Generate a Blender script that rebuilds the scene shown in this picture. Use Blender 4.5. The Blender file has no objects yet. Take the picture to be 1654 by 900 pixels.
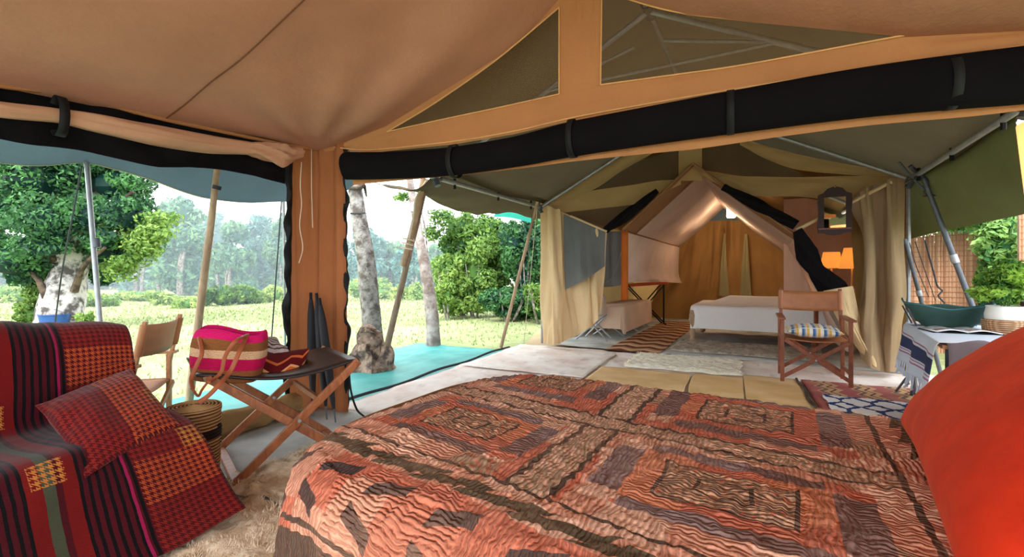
import bpy, math, random
import numpy as np
from mathutils import Vector, Matrix

# ---------------------------------------------------------------- camera, sky, sun, exposure
S = bpy.context.scene
COL = S.collection
H = 1.1; F = 740.0; YH = 440.0; CX = 827.0
cam_d = bpy.data.cameras.new('camera'); cam = bpy.data.objects.new('camera', cam_d); COL.objects.link(cam)
cam.location = (0, 0, H); cam.rotation_euler = (math.pi/2, 0, 0)
cam_d.lens = 36*F/1654; cam_d.sensor_width = 36; cam_d.shift_y = -10/1654; cam_d.clip_start = .02; cam_d.clip_end = 400
S.camera = cam
W = bpy.data.worlds.new('sky'); S.world = W; W.use_nodes = True
W.node_tree.nodes['Background'].inputs[0].default_value = (.86, .94, 1, 1)
W.node_tree.nodes['Background'].inputs[1].default_value = 3.2
sun_d = bpy.data.lights.new('sun', 'SUN'); sun_d.energy = 3.0; sun_d.angle = math.radians(25); sun_d.color = (1, .95, .84)
sun = bpy.data.objects.new('sun', sun_d); COL.objects.link(sun); sun.rotation_euler = (math.radians(38), math.radians(-22), 0)
S.view_settings.view_transform = 'Standard'; S.view_settings.look = 'None'
S.view_settings.exposure = 0.56; S.view_settings.gamma = 1; S.view_settings.use_curve_mapping = False
S.cycles.max_bounces = 8; S.cycles.diffuse_bounces = 5; S.cycles.transparent_max_bounces = 24
S.cycles.sample_clamp_indirect = 6; S.cycles.use_denoising = True
R = random.Random(7)
pi = math.pi

# ---------------------------------------------------------------- frames: photograph rays and the two tents' own axes
def ray(px, py): return np.array([(px-CX)/F, 1.0, (YH-py)/F])
CAM = np.array([0, 0, H])
def P(px, py, Y): return CAM + ray(px, py)*Y
def G(px, py, z=0.0): return P(px, py, F*(H-z)/(py-YH))
class Frame:
    def __init__(s, o, u, v): s.o = np.array(o, float); s.u = np.array(u, float); s.v = np.array(v, float)
    def __call__(s, u, v, z): return s.o + s.u*u + s.v*v + np.array([0, 0, z])
    def onv(s, px, py, v=0.0):      # point on the plane v = const
        n = s.v; p0 = s.o + s.v*v; r = ray(px, py); return CAM + r*(np.dot(p0-CAM, n)/np.dot(r, n))
    def onu(s, px, py, u=0.0):
        n = s.u; p0 = s.o + s.u*u; r = ray(px, py); return CAM + r*(np.dot(p0-CAM, n)/np.dot(r, n))
    def yaw(s): return math.atan2(s.u[1], s.u[0])
def unit(a): return (math.cos(a), math.sin(a), 0)
a1 = math.radians(-25.5); T1 = Frame((-1.62, 3.79, 0), unit(a1), unit(a1+pi/2))
a2 = math.radians(-29);   T2 = Frame((2.40, 6.07, 0), unit(a2), unit(a2+pi/2))

# ---------------------------------------------------------------- numpy helpers
def crom(pts, n):                    # catmull-rom along axis 0, n samples
    p = np.asarray(pts, float); m = len(p)
    if m == 2: p = np.array([p[0], (p[0]*2+p[1])/3, (p[0]+p[1]*2)/3, p[1]]); m = 4
    e = np.concatenate([[2*p[0]-p[1]], p, [2*p[-1]-p[-2]]])
    t = np.linspace(0, m-1, n); i = np.minimum(t.astype(int), m-2); f = (t-i).reshape((-1,)+(1,)*(p.ndim-1))
    a, b, c, d = e[i], e[i+1], e[i+2], e[i+3]
    return .5*(2*b+(c-a)*f+(2*a-5*b+4*c-d)*f*f+(3*b-a-3*c+d)*f**3)
def vnoise(x, y, seed=0):
    rs = np.random.RandomState(seed); tab = rs.rand(256, 256)
    xi = np.floor(x).astype(int); yi = np.floor(y).astype(int); fx = x-xi; fy = y-yi
    fx = fx*fx*(3-2*fx); fy = fy*fy*(3-2*fy)
    g = lambda a, b: tab[a % 256, b % 256]
    return (g(xi, yi)*(1-fx)+g(xi+1, yi)*fx)*(1-fy)+(g(xi, yi+1)*(1-fx)+g(xi+1, yi+1)*fx)*fy
def interp(x, xs, ys): return np.interp(x, xs, ys)
def rot_z(a): c, s = math.cos(a), math.sin(a); return np.array([[c, -s, 0], [s, c, 0], [0, 0, 1]])
def basis(d):
    d = np.asarray(d, float); d = d/np.linalg.norm(d); a = np.array([0, 0, 1.0]) if abs(d[2]) < .9 else np.array([1.0, 0, 0])
    x = np.cross(a, d); x /= np.linalg.norm(x); y = np.cross(d, x); return x, y, d

class MB:
    """collects shapes, builds ONE mesh object"""
    def __init__(s): s.v = []; s.f = []; s.uv = []; s.n = 0; s.tint = []
    def add(s, v, f, uv=None, tint=None):
        v = np.asarray(v, float).reshape(-1, 3)
        s.v.append(v); s.f.append((np.asarray(f, int)+s.n) if not isinstance(f, list) else [tuple(i+s.n for i in q) for q in f])
        s.uv.append(np.zeros((len(v), 2)) if uv is None else np.asarray(uv, float).reshape(-1, 2))
        s.tint.append(np.full(len(v), .5) if tint is None else np.asarray(tint, float)); s.n += len(v); return s
    def box(s, c, size, m=None):
        a, b, d = [k/2 for k in size]
        v = np.array([[x, y, z] for x in (-a, a) for y in (-b, b) for z in (-d, d)])
        if m is not None: v = v @ np.asarray(m).T
        return s.add(v+np.asarray(c), [(0, 1, 3, 2), (4, 6, 7, 5), (0, 4, 5, 1), (2, 3, 7, 6), (0, 2, 6, 4), (1, 5, 7, 3)])
    def bar(s, p0, p1, w, h, up=(0, 0, 1)):   # rectangular bar, h along up
        p0 = np.asarray(p0, float); p1 = np.asarray(p1, float); d = p1-p0; L = np.linalg.norm(d); d /= L
        x = np.cross(d, up); x /= np.linalg.norm(x); y = np.cross(x, d)
        m = np.array([d, x, y]).T
        return s.box((p0+p1)/2, (L, w, h), m)
    def tube(s, pts, r, n=10, cap=True, smooth=0, flat=1.0):
        p = np.asarray(pts, float)
        if smooth: p = crom(p, smooth)
        m = len(p); r = np.asarray(r, float)*np.ones(1) if np.ndim(r) == 0 else np.asarray(r, float)
        r = np.interp(np.linspace(0, 1, m), np.linspace(0, 1, len(r)), r) if len(r) > 1 else np.full(m, r[0])
        d = np.gradient(p, axis=0); V = []
        x, y, _ = basis(d[0])
        for i in range(m):
            di = d[i]/np.linalg.norm(d[i]); x = x-di*np.dot(x, di); x /= np.linalg.norm(x); y = np.cross(di, x)
            a = np.linspace(0, 2*pi, n, endpoint=False)
            V.append(p[i]+r[i]*(np.cos(a)[:, None]*x*flat+np.sin(a)[:, None]*y))
        V = np.concatenate(V); Fc = []
        for i in range(m-1):
            for j in range(n): k = (j+1) % n; Fc.append((i*n+j, i*n+k, (i+1)*n+k, (i+1)*n+j))
        if cap: Fc.append(tuple(range(n-1, -1, -1))); Fc.append(tuple(range((m-1)*n, m*n)))
        L = np.repeat(np.linspace(0, m*.05, m), n); A = np.tile(np.linspace(0, 1, n), m)
        return s.add(V, Fc, np.stack([L, A], 1))
    def grid(s, Pt, uv=None, closed=False, tint=None):
        Pt = np.asarray(Pt, float); a, b = Pt.shape[:2]
        if uv is None:
            du = np.linalg.norm(np.diff(Pt, axis=1), axis=2); dv = np.linalg.norm(np.diff(Pt, axis=0), axis=2)
            U = np.concatenate([np.zeros((a, 1)), np.cumsum(du, 1)], 1); V = np.concatenate([np.zeros((1, b)), np.cumsum(dv, 0)], 0)
            U[:] = U.mean(0)[None]; uv = np.stack([U, V], 2)
        i = np.arange(a-1)[:, None]; j = np.arange(b if closed else b-1)[None]; k = (j+1) % b
        f = np.stack([i*b+j, i*b+k, (i+1)*b+k, (i+1)*b+j], -1).reshape(-1, 4)
        return s.add(Pt.reshape(-1, 3), f, np.asarray(uv).reshape(-1, 2), tint)
    def lathe(s, prof, c, n=24, m=None):
        a = np.linspace(0, 2*pi, n, endpoint=False); Pt = np.array([[(r*math.cos(t), r*math.sin(t), z) for t in a] for r, z in prof])
        if m is not None: Pt = Pt @ np.asarray(m).T
        uv = np.array([[(t/(2*pi), k) for t in a] for k in np.linspace(0, 1, len(prof))])
        return s.grid(Pt+np.asarray(c, float), uv, closed=True)
    def build(s, name, mat, parent=None, smooth=True, bevel=0, solid=0, sub=0, kind=None, label=None, cat=None, group=None, angle=40):
        V = np.concatenate(s.v); UV = np.concatenate(s.uv); TT = np.concatenate(s.tint)
        org = np.zeros(3)
        if parent is not None:
            w = parent_world(parent); mi = np.array(w.inverted()); V = V @ mi[:3, :3].T + mi[:3, 3]
        elif kind != 'structure' or True:
            lo, hi = V.min(0), V.max(0); org = np.array([(lo[0]+hi[0])/2, (lo[1]+hi[1])/2, lo[2]]); V = V-org
        me = bpy.data.meshes.new(name)
        cnt = []; idx = []
        for f in s.f:
            if isinstance(f, list):
                for q in f: cnt.append(np.array([len(q)])); idx.append(np.array(q))
            else: cnt.append(np.full(len(f), f.shape[1])); idx.append(f.reshape(-1))
        cnt = np.concatenate(cnt); idx = np.concatenate(idx)
        me.vertices.add(len(V)); me.vertices.foreach_set('co', V.reshape(-1))
        me.loops.add(len(idx)); me.loops.foreach_set('vertex_index', idx.astype(np.int32))
        me.polygons.add(len(cnt)); st = np.concatenate([[0], np.cumsum(cnt)[:-1]]).astype(np.int32)
        me.polygons.foreach_set('loop_start', st)
        ul = me.uv_layers.new(name='UVMap'); ul.data.foreach_set('uv', UV[idx].reshape(-1))
        at = me.attributes.new('tint', 'FLOAT', 'POINT'); at.data.foreach_set('value', TT)
        me.update(calc_edges=True); me.validate()
        me.polygons.foreach_set('use_smooth', np.full(len(me.polygons), bool(smooth)))
        if smooth and angle and len(V) < 60000: me.set_sharp_from_angle(angle=math.radians(angle))
        o = bpy.data.objects.new(name, me); COL.objects.link(o); o.location = org
        if mat: me.materials.append(mat)
        if parent is not None: o.parent = parent
        if bevel:
            b = o.modifiers.new('bevel', 'BEVEL'); b.width = bevel; b.segments = 2; b.limit_method = 'ANGLE'
        if solid:
            b = o.modifiers.new('thickness', 'SOLIDIFY'); b.thickness = solid; b.offset = 0
        if sub:
            b = o.modifiers.new('sub', 'SUBSURF'); b.levels = sub; b.render_levels = sub
        tag(o, label, cat, group, kind); return o
def tag(o, label=None, cat=None, group=None, kind=None):
    if label: o['label'] = label
    if cat: o['category'] = cat
    if group: o['group'] = group
    if kind: o['kind'] = kind
    return o
def parent_world(p):
    m = Matrix.LocRotScale(p.location, p.rotation_euler, p.scale)
    return parent_world(p.parent) @ m if p.parent else m
def thing(name, label, cat, loc=(0, 0, 0), rz=0, group=None):
    o = bpy.data.objects.new(name, None); COL.objects.link(o); o.empty_display_size = .1
    o.location = [float(k) for k in loc]; o.rotation_euler = (0, 0, rz); return tag(o, label, cat, group)
def copy_tree(o, parent=None):
    c = o.copy(); COL.objects.link(c); c.parent = parent
    for ch in [x for x in bpy.data.objects if x.parent == o]: copy_tree(ch, c)
    return c

# ---------------------------------------------------------------- materials: a small expression language over shader nodes
def C(r, g, b):
    f = lambda c: (c/255)/12.92 if c/255 <= .04045 else ((c/255+.055)/1.055)**2.4
    return (f(r), f(g), f(b), 1)
class N:
    def __init__(s, nt, sock): s.nt = nt; s.k = sock
    def _m(s, op, *a, clamp=False):
        n = s.nt.nodes.new('ShaderNodeMath'); n.operation = op; n.use_clamp = clamp
        for i, x in enumerate((s,)+a):
            if isinstance(x, N): s.nt.links.new(x.k, n.inputs[i])
            else: n.inputs[i].default_value = x
        return N(s.nt, n.outputs[0])
    def _r(s, op, x):
        n = s.nt.nodes.new('ShaderNodeMath'); n.operation = op; n.inputs[0].default_value = x; s.nt.links.new(s.k, n.inputs[1]); return N(s.nt, n.outputs[0])
    def __add__(s, o): return s._m('ADD', o)
    __radd__ = __add__
    def __sub__(s, o): return s._m('SUBTRACT', o)
    def __rsub__(s, o): return s._r('SUBTRACT', o)
    def __mul__(s, o): return s._m('MULTIPLY', o)
    __rmul__ = __mul__
    def __truediv__(s, o): return s._m('DIVIDE', o)
    def fract(s): return s._m('FRACT')
    def floor(s): return s._m('FLOOR')
    def abs(s): return s._m('ABSOLUTE')
    def sin(s): return s._m('SINE')
    def gt(s, o): return s._m('GREATER_THAN', o)
    def lt(s, o): return s._m('LESS_THAN', o)
    def max(s, o): return s._m('MAXIMUM', o)
    def min(s, o): return s._m('MINIMUM', o)
    def pow(s, o): return s._m('POWER', o)
    def clamp(s): return s._m('ADD', 0.0, clamp=True)
    def ramp(s, a, b): return ((s-a)/(b-a)).clamp()
def between(x, a, b): return x.gt(a)*x.lt(b)
class Mat:
    def __init__(s, name, rough=.8, spec=.3, trans=0):
        s.m = bpy.data.materials.new(name); s.m.use_nodes = True; s.nt = s.m.node_tree
        s.b = s.nt.nodes['Principled BSDF']; s.b.inputs['Roughness'].default_value = rough
        s.b.inputs['Specular IOR Level'].default_value = spec; s.out = s.nt.nodes['Material Output']; s.tr = trans
    def new(s, t): return s.nt.nodes.new(t)
    def coord(s, kind='Object'):
        n = s.new('ShaderNodeTexCoord'); x = s.new('ShaderNodeSeparateXYZ'); s.nt.links.new(n.outputs[kind], x.inputs[0])
        return [N(s.nt, x.outputs[i]) for i in range(3)]
    def uv(s): return s.coord('UV')[:2]
    def vec(s, x, y, z=0.0):
        n = s.new('ShaderNodeCombineXYZ')
        for i, k in enumerate((x, y, z)):
            if isinstance(k, N): s.nt.links.new(k.k, n.inputs[i])
            else: n.inputs[i].default_value = k
        return n.outputs[0]
    def noise(s, scale, vec=None, detail=3, rough=.55, dist=0):
        n = s.new('ShaderNodeTexNoise'); n.inputs['Scale'].default_value = scale; n.inputs['Detail'].default_value = detail
        n.inputs['Roughness'].default_value = rough; n.inputs['Distortion'].default_value = dist
        if vec is None: t = s.new('ShaderNodeTexCoord'); vec = t.outputs['Object']
        s.nt.links.new(vec, n.inputs['Vector']); return N(s.nt, n.outputs[0])
    def voronoi(s, scale, vec=None, feature='F1', out=0):
        n = s.new('ShaderNodeTexVoronoi'); n.feature = feature; n.inputs['Scale'].default_value = scale
        if vec is None: t = s.new('ShaderNodeTexCoord'); vec = t.outputs['Object']
        s.nt.links.new(vec, n.inputs['Vector']); return N(s.nt, n.outputs[out])
    def white(s, vec):
        n = s.new('ShaderNodeTexWhiteNoise'); n.noise_dimensions = '3D'; s.nt.links.new(vec, n.inputs['Vector']); return N(s.nt, n.outputs[0])
    def attr(s, name='tint'):
        n = s.new('ShaderNodeAttribute'); n.attribute_name = name; return N(s.nt, n.outputs['Fac'])
    def mix(s, f, a, b):
        n = s.new('ShaderNodeMix'); n.data_type = 'RGBA'
        for i, x in ((0, f), (6, a), (7, b)):
            if isinstance(x, N): s.nt.links.new(x.k, n.inputs[i])
            elif i == 0: n.inputs[0].default_value = x
            else: n.inputs[i].default_value = x
        return N(s.nt, n.outputs[2])
    def scale(s, col, f):           # colour times a grey factor
        n = s.new('ShaderNodeMix'); n.data_type = 'RGBA'; n.blend_type = 'MULTIPLY'; n.inputs[0].default_value = 1
        if isinstance(col, N): s.nt.links.new(col.k, n.inputs[6])
        else: n.inputs[6].default_value = col
        s.nt.links.new(f.k, n.inputs[7]); return N(s.nt, n.outputs[2])
    def bump(s, h, strength=.5, dist=.01):
        n = s.new('ShaderNodeBump'); n.inputs['Strength'].default_value = strength; n.inputs['Distance'].default_value = dist
        s.nt.links.new(h.k, n.inputs['Height']); s.nt.links.new(n.outputs[0], s.b.inputs['Normal']); s.bn = n.outputs[0]; return s
    def done(s, col):
        if isinstance(col, N): s.nt.links.new(col.k, s.b.inputs['Base Color'])
        else: s.b.inputs['Base Color'].default_value = col
        if s.tr:
            t = s.new('ShaderNodeBsdfTranslucent'); m = s.new('ShaderNodeMixShader'); m.inputs[0].default_value = s.tr
            if isinstance(col, N): s.nt.links.new(col.k, t.inputs[0])
            else: t.inputs[0].default_value = col
            s.nt.links.new(s.b.outputs[0], m.inputs[1]); s.nt.links.new(t.outputs[0], m.inputs[2]); s.nt.links.new(m.outputs[0], s.out.inputs[0])
        return s.m
def canvas(name, c, tr=.25, var=.22, folds=0, dirt=None):
    m = Mat(name, .95, .06, tr); x, y = m.uv(); n = m.noise(1.7, m.vec(x, y), 4); col = m.mix(n.ramp(.3, .75), c, tuple(k*(1-var) for k in c[:3])+(1,))
    w = m.noise(55, m.vec(x, y), 2)
    col = m.mix(w.ramp(.3, .8)*.3, col, tuple(k*.75 for k in c[:3])+(1,))
    if dirt: col = m.mix(m.noise(7, m.vec(x*3, y), 4).ramp(.56, .72)*.7, col, dirt)
    m.bump(m.noise(9, m.vec(x, y*.6), 4)+w*.12, .45, .02 if not folds else folds); return m.done(col)
def plain(name, c, rough=.7, var=.15, sc=12, spec=.3, bump=.2, metal=0):
    m = Mat(name, rough, spec); n = m.noise(sc, None, 4); m.b.inputs['Metallic'].default_value = metal
    if bump: m.bump(n, bump, .005)
    return m.done(m.mix(n.ramp(.3, .7), c, tuple(k*(1-var) for k in c[:3])+(1,)))
def wood(name, c, c2, sc=18, rough=.45):
    m = Mat(name, rough, .4); x, y, z = m.coord()
    n = m.noise(sc, m.vec(x, y, z*.35), 5, .65, 1.2); m.bump(n, .15, .003); return m.done(m.mix(n.ramp(.3, .72), c, c2))
def weave(name, c, c2, sx, sy, tr=0, rough=.9, wear=None):
    m = Mat(name, rough, .2, tr); x, y = m.uv(); h = (x*(sx*2*pi)).sin()*(y*(sy*2*pi)).sin()
    col = m.mix(m.noise(3, m.vec(x, y), 4).ramp(.3, .7), c, c2); col = m.mix(h.ramp(-.2, 1)*.35, col, tuple(k*.55 for k in c[:3])+(1,))
    if wear: col = m.mix(m.noise(2.2, m.vec(x, y, 3), 5).ramp(.5, .7)*.7, col, wear)
    m.bump(h, .3, .004); return m.done(col)
def netting(name, c, op=.6):
    m = Mat(name, .9, .1); m.done(c); t = m.new('ShaderNodeBsdfTransparent'); x = m.new('ShaderNodeMixShader'); x.inputs[0].default_value = op
    m.nt.links.new(t.outputs[0], x.inputs[1]); m.nt.links.new(m.b.outputs[0], x.inputs[2]); m.nt.links.new(x.outputs[0], m.out.inputs[0]); return m.m
def leafmat(name, c, c2, tr=.35):
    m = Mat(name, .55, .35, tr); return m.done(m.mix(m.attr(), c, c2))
def glow(name, c, e, base=None):
    m = Mat(name, .8, .2, .3); m.b.inputs['Emission Color'].default_value = c; m.b.inputs['Emission Strength'].default_value = e; return m.done(base or c)

M = {}
M['roof'] = canvas('peach_canvas', C(218, 156, 126), .25)
M['gable'] = canvas('amber_canvas', C(204, 140, 92), .22)
M['column'] = canvas('brown_canvas', C(172, 106, 68), .22)
M['tan2'] = canvas('khaki_canvas', C(184, 150, 104), .2)
M['tan2dark'] = canvas('olive_brown_canvas', C(140, 108, 66), .2)
M['cream'] = canvas('cream_canvas', C(228, 196, 152), .2)
M['pink'] = canvas('pale_pink_liner', C(225, 196, 182), .35)
M['brownliner'] = canvas('rosy_brown_liner', C(160, 115, 82), .25)
M['fly'] = canvas('olive_fly', C(84, 74, 54), .12)
M['flydark'] = canvas('dark_olive_fly', C(84, 84, 50), .12)
M['awning'] = canvas('blue_grey_fly', C(88, 104, 114), .15)
M['pinkroll'] = canvas('pink_roll_canvas', C(224, 170, 136), .2)
M['black'] = canvas('black_netting_roll', C(23, 20, 22), .0, .5)
M['greynet'] = canvas('grey_netting', C(118, 118, 116), .25)
M['piping'] = plain('tan_piping', C(226, 170, 110), .8)
M['zip'] = plain('black_binding', C(16, 16, 18), .7)
M['net'] = netting('brown_mesh', C(110, 84, 56), .5)
M['net2'] = netting('dark_mesh', C(92, 74, 56), .8)
M['metal'] = plain('galvanised_metal', C(170, 172, 176), .4, .25, 20, .5, .1, .6)
M['metald'] = plain('dull_metal', C(96, 100, 108), .45, .3, 20, .5, .1, .5)
M['pole'] = wood('pale_pole', C(190, 160, 130), C(140, 108, 84), 9, .8)
M['pole2'] = wood('grey_pole', C(160, 138, 118), C(104, 84, 66), 9, .85)
M['teak'] = wood('teak', C(178, 110, 68), C(124, 66, 36))
M['teakred'] = wood('red_teak', C(150, 84, 54), C(104, 52, 32))
M['teaklt'] = wood('light_teak', C(206, 150, 104), C(160, 104, 66))
M['rope'] = plain('white_cord', C(225, 205, 180), .9)
M['ropedark'] = plain('dark_cord', C(60, 62, 66), .9)
M['leather'] = plain('tan_leather', C(176, 108, 66), .5, .35, 6, .45)
M['white'] = plain('white_ceramic', C(235, 232, 226), .4, .06)
# ---------------------------------------------------------------- cloth surfaces
def patch(ctrl, nr, nc):
    c = np.asarray(ctrl, float); a = crom(c, nr); return crom(a.transpose(1, 0, 2), nc).transpose(1, 0, 2)
def ripple(Pt, amp, fu, fv, seed=1, edge=False):
    du = np.gradient(Pt, axis=1); dv = np.gradient(Pt, axis=0); n = np.cross(du, dv); n /= np.linalg.norm(n, axis=2, keepdims=True)+1e-9
    a, b = Pt.shape[:2]; y, x = np.meshgrid(np.linspace(0, 1, a), np.linspace(0, 1, b), indexing='ij')
    h = (vnoise(x*fu, y*fv, seed)-.5)*2*amp + (vnoise(x*fu*2.3, y*fv*1.7, seed+1)-.5)*amp*.8
    if not edge: h = h*np.clip(np.minimum(np.minimum(x, 1-x), np.minimum(y, 1-y))*12, 0, 1)
    return Pt+n*h[..., None]
def cloth(name, mat, ctrl, nr=24, nc=24, amp=0.0, fu=6, fv=3, seed=1, edge=False, parent=None, **k):
    Pt = patch(ctrl, nr, nc)
    if amp: Pt = ripple(Pt, amp, fu, fv, seed, edge)
    return MB().grid(Pt).build(name, mat, parent, **k)
def two(fr, top, bot, v=0.0):       # control rows from two pixel polylines on the plane v of a frame
    return [[fr.onv(*p, v) for p in top], [fr.onv(*p, v) for p in bot]]
ST = dict(kind='structure')

# ================================================================ ground and floors
m = Mat('meadow', .95, .1); n = m.noise(.5, None, 5); n2 = m.noise(9, None, 3)
col = m.mix(n.ramp(.35, .65), C(156, 166, 116), C(116, 134, 86)); col = m.mix(n2.ramp(.35, .7)*.5, col, C(186, 184, 146))
m.bump(n2, .5, .05); M['meadow'] = m.done(col)
m = Mat('bare_earth', .95, .1); M['earth'] = m.done(m.mix(m.noise(3, None, 4).ramp(.3, .7), C(190, 160, 134), C(160, 150, 110)))
xs = np.linspace(-60, 60, 90); ys = np.linspace(-8, 90, 90)
X, Y = np.meshgrid(xs, ys); Z = -.12+np.clip((Y-9)/20, 0, 1)*(-.25)+(vnoise(X*.25+50, Y*.25+50, 3)-.5)*.25*np.clip((Y-6)/8, 0, 1)
MB().grid(np.stack([X, Y, Z], 2)).build('ground', M['meadow'], **ST)
e = MB(); e.grid(patch([[T1(.1, 3.9, -.09), T1(1.3, 4.2, -.09), T1(2, 3.6, -.09)], [T1(-.6, 6.5, -.1), T1(.6, 6.6, -.1), T1(2, 5.5, -.1)]], 6, 8)); e.build('bare_ground_strip', M['earth'], **ST)

m = Mat('grey_canvas_floor', .8, .3); x, y, z = m.coord(); n = m.noise(2.2, None, 5); cr = m.noise(9, m.vec(x*.4, y, z), 3)
m.bump(n+cr*.5, .5, .02); M['floor'] = m.done(m.mix(n.ramp(.35, .65), C(200, 200, 196), C(150, 152, 146)))
m = Mat('pale_groundsheet', .8, .3); x, y = m.uv(); n = m.noise(2.0, m.vec(x, y), 5); n2 = m.noise(7, m.vec(x, y*.5), 4)
m.bump(n+n2*.6, .5, .02); col = m.mix(n.ramp(.4, .62), C(246, 236, 228), C(226, 204, 192)); M['mat'] = m.done(m.mix(n2.ramp(.55, .75)*.5, col, C(150, 136, 140)))
def flat(fr, u0, u1, v0, v1, z, name, mat, n=30, amp=.006, seed=3, wob=.02, solid=.006, hole=None, **k):
    uu = np.linspace(0, 1, n); U, V = np.meshgrid(uu, uu); w = lambda s: (vnoise(U*7+s, V*7, seed+s)-.5)*wob
    Uu = u0+(u1-u0)*U+w(1); Vv = v0+(v1-v0)*V+w(2); Zz = z+np.abs(vnoise(Uu*5+20, Vv*5+20, seed)-.5)*2*amp
    Pt = fr.o+Uu[..., None]*fr.u+Vv[..., None]*fr.v; Pt[..., 2] = Zz
    uv = np.stack([Uu-u0, Vv-v0], 2)
    return MB().grid(Pt, uv).build(name, mat, solid=solid, **k)
flat(T1, 0, 4.6, -4.6, .05, -.015, 'floor', M['floor'], 40, .01, **ST)
flat(T1, .16, 5.2, .05, 3.75, -.022, 'floor_porch', M['mat'], 60, .018, 5, **ST)
flat(T2, -2.2, 2.2, 0, 5.6, -.012, 'floor_far_tent', M['floor'], 30, .008, **ST)

# ================================================================ tent 1: ceiling and gable
DU = 2.28
def zroof(u, v):
    d = abs(u-DU); sag = np.interp(d, [0, .1, .35, .6, .88, 1.55, 2.0, 2.28], [2.95, 2.86, 2.66, 2.53, 2.43, 2.2, 2.13, 2.10])
    lin = 2.1+.86*(1-d/2.28)-.08*math.sin(pi*d/2.28)-(min(.16, -.072*v)*(1-u/DU) if u < DU else 0); t = min(1, max(0, -v/.75)); t = t*t*(3-2*t); return sag*(1-t)+lin*t
U = np.linspace(0, 4.56, 120); V = np.linspace(0.0, -4.6, 110)
Pt = np.zeros((len(V), len(U), 3))
def hroof(u, v):
    r = math.hypot(u, v)+1e-6; an = math.atan2(-v, u)                        # creases run out of the corner
    h = .026*math.sin(an*16+1.5*math.sin(r*1.3))*math.exp(-((r-1.1)/1.1)**2)*min(1, r*2)*math.exp(-(v/.85)**2)
    h += .018*math.sin(an*9+2)*math.exp(-((r-2.2)/1.2)**2)*min(1, -v*2)*math.exp(-(v/.95)**2)
    h += .012*math.sin(v*5.2)*min(1, u*2)*(u < DU)
    return h*(min(1, abs(u-DU)*3))*min(1, .25-v*2)
for j, v in enumerate(V):
    for i, u in enumerate(U): Pt[j, i] = T1(u, v, zroof(u, v)+hroof(u, v))
MB().grid(Pt).build('ceiling', M['roof'], angle=0, **ST)
sm = MB()
for vv in (-1.13, -2.75): sm.tube([T1(u, vv, zroof(u, vv)+hroof(u, vv)-.004) for u in np.linspace(.03, 2.2, 80)], .004, 6)
sm.build('trim_2', plain('seam_thread', C(112, 66, 40)), **ST)

gtop = lambda us: [T1(u, -.01, zroof(u, 0)) for u in us]
def pxu(px): r = ray(px, 0); a = T1.onv(px, 300); return np.dot(a-T1.o, T1.u)
def uz(pts, v=0.0): return [T1.onv(a, b, v) for a, b in pts]
us = np.linspace(0.0, 4.7, 30)
low = [(540, 243), (600, 247), (735, 233), (830, 217), (925, 195), (1050, 172), (1180, 150), (1400, 116), (1654, 80), (1800, 62)]
wl = [(625, 213), (700, 196), (800, 175), (903, 152)]; wtl = [(625, 213), (700, 168), (800, 98), (903, 12)]
wr = [(970, 137), (1080, 122), (1200, 105), (1400, 68), (1500, 50)]; wtr = [(974, -14), (1080, 17), (1200, 32), (1380, 46), (1500, 50)]
def poly_z(pts):
    q = uz(pts); return [np.dot(k-T1.o, T1.u) for k in q], [k[2] for k in q]
Lu, Lz = poly_z(low); wlu, wlz = poly_z(wl); wtu, wtz = poly_z(wtl); wru, wrz = poly_z(wr); wsu, wsz = poly_z(wtr)
def strip(name, u0, u1, zl, zh, mat, n=40, m_=10, v=0.0, parent=None, amp=.008, **k):
    uu = np.linspace(u0, u1, n); Pt = np.array([[T1(u, v, zl(u)+(max(zh(u), zl(u)+.002)-zl(u))*t) for u in uu] for t in np.linspace(0, 1, m_)])
    if amp: Pt = ripple(Pt, amp, 18, 3, 4)
    return MB().grid(Pt).build(name, mat, parent, **k)
zlow = lambda u: float(np.interp(u, Lu, Lz)); zr = lambda u: zroof(u, 0)
def zmid(u):
    if u < wlu[0]: return min(zr(u), zlow(u)+(wlz[0]-zlow(wlu[0])))+.0
    if u < wlu[-1]: return float(np.interp(u, wlu, wlz))
    if u < wru[0]: return wlz[-1]+(wrz[0]-wlz[-1])*(u-wlu[-1])/(wru[0]-wlu[-1])
    if u < wru[-1]: return float(np.interp(u, wru, wrz))
    return zr(u)
gb = strip('wall_front', 0, 4.56, zlow, zmid, M['gable'], 90, 12, amp=.012, **ST)
strip('center_panel', wlu[-1], wru[0], zmid, lambda u: 2.95-.0*u, M['gable'], 12, 24, parent=gb, amp=.01)
strip('slope_panel', wlu[0]-.4, wlu[-1], lambda u: float(np.interp(u, wtu, wtz)) if u > wlu[0] else zmid(u), lambda u: zr(u)+.02, M['gable'], 50, 5, parent=gb, amp=0)
strip('slope_panel', wru[0], wru[-1]+.1, lambda u: float(np.interp(u, wsu, wsz)), lambda u: zr(u)+.03, M['gable'], 60, 8, parent=gb, amp=.008)
strip('window_mesh', wlu[0], wlu[-1], lambda u: float(np.interp(u, wlu, wlz)), lambda u: float(np.interp(u, wtu, wtz)), M['net'], 40, 10, .004, gb, 0)
strip('window_mesh', wru[0], wru[-1], lambda u: float(np.interp(u, wru, wrz)), lambda u: float(np.interp(u, wsu, wsz)), M['net'], 40, 10, .004, gb, 0)
pp = MB()
for q in (wl, wtl, wr, wtr, [(903, 152), (903, 12)], [(970, 137), (972, -14)]): pp.tube(uz(q, -.008), .0045, 6, smooth=24)
pp.tube(uz([(a, b-5) for a, b in low], -.012), .005, 6, smooth=60)
pp.build('piping', M['piping'], gb)
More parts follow.
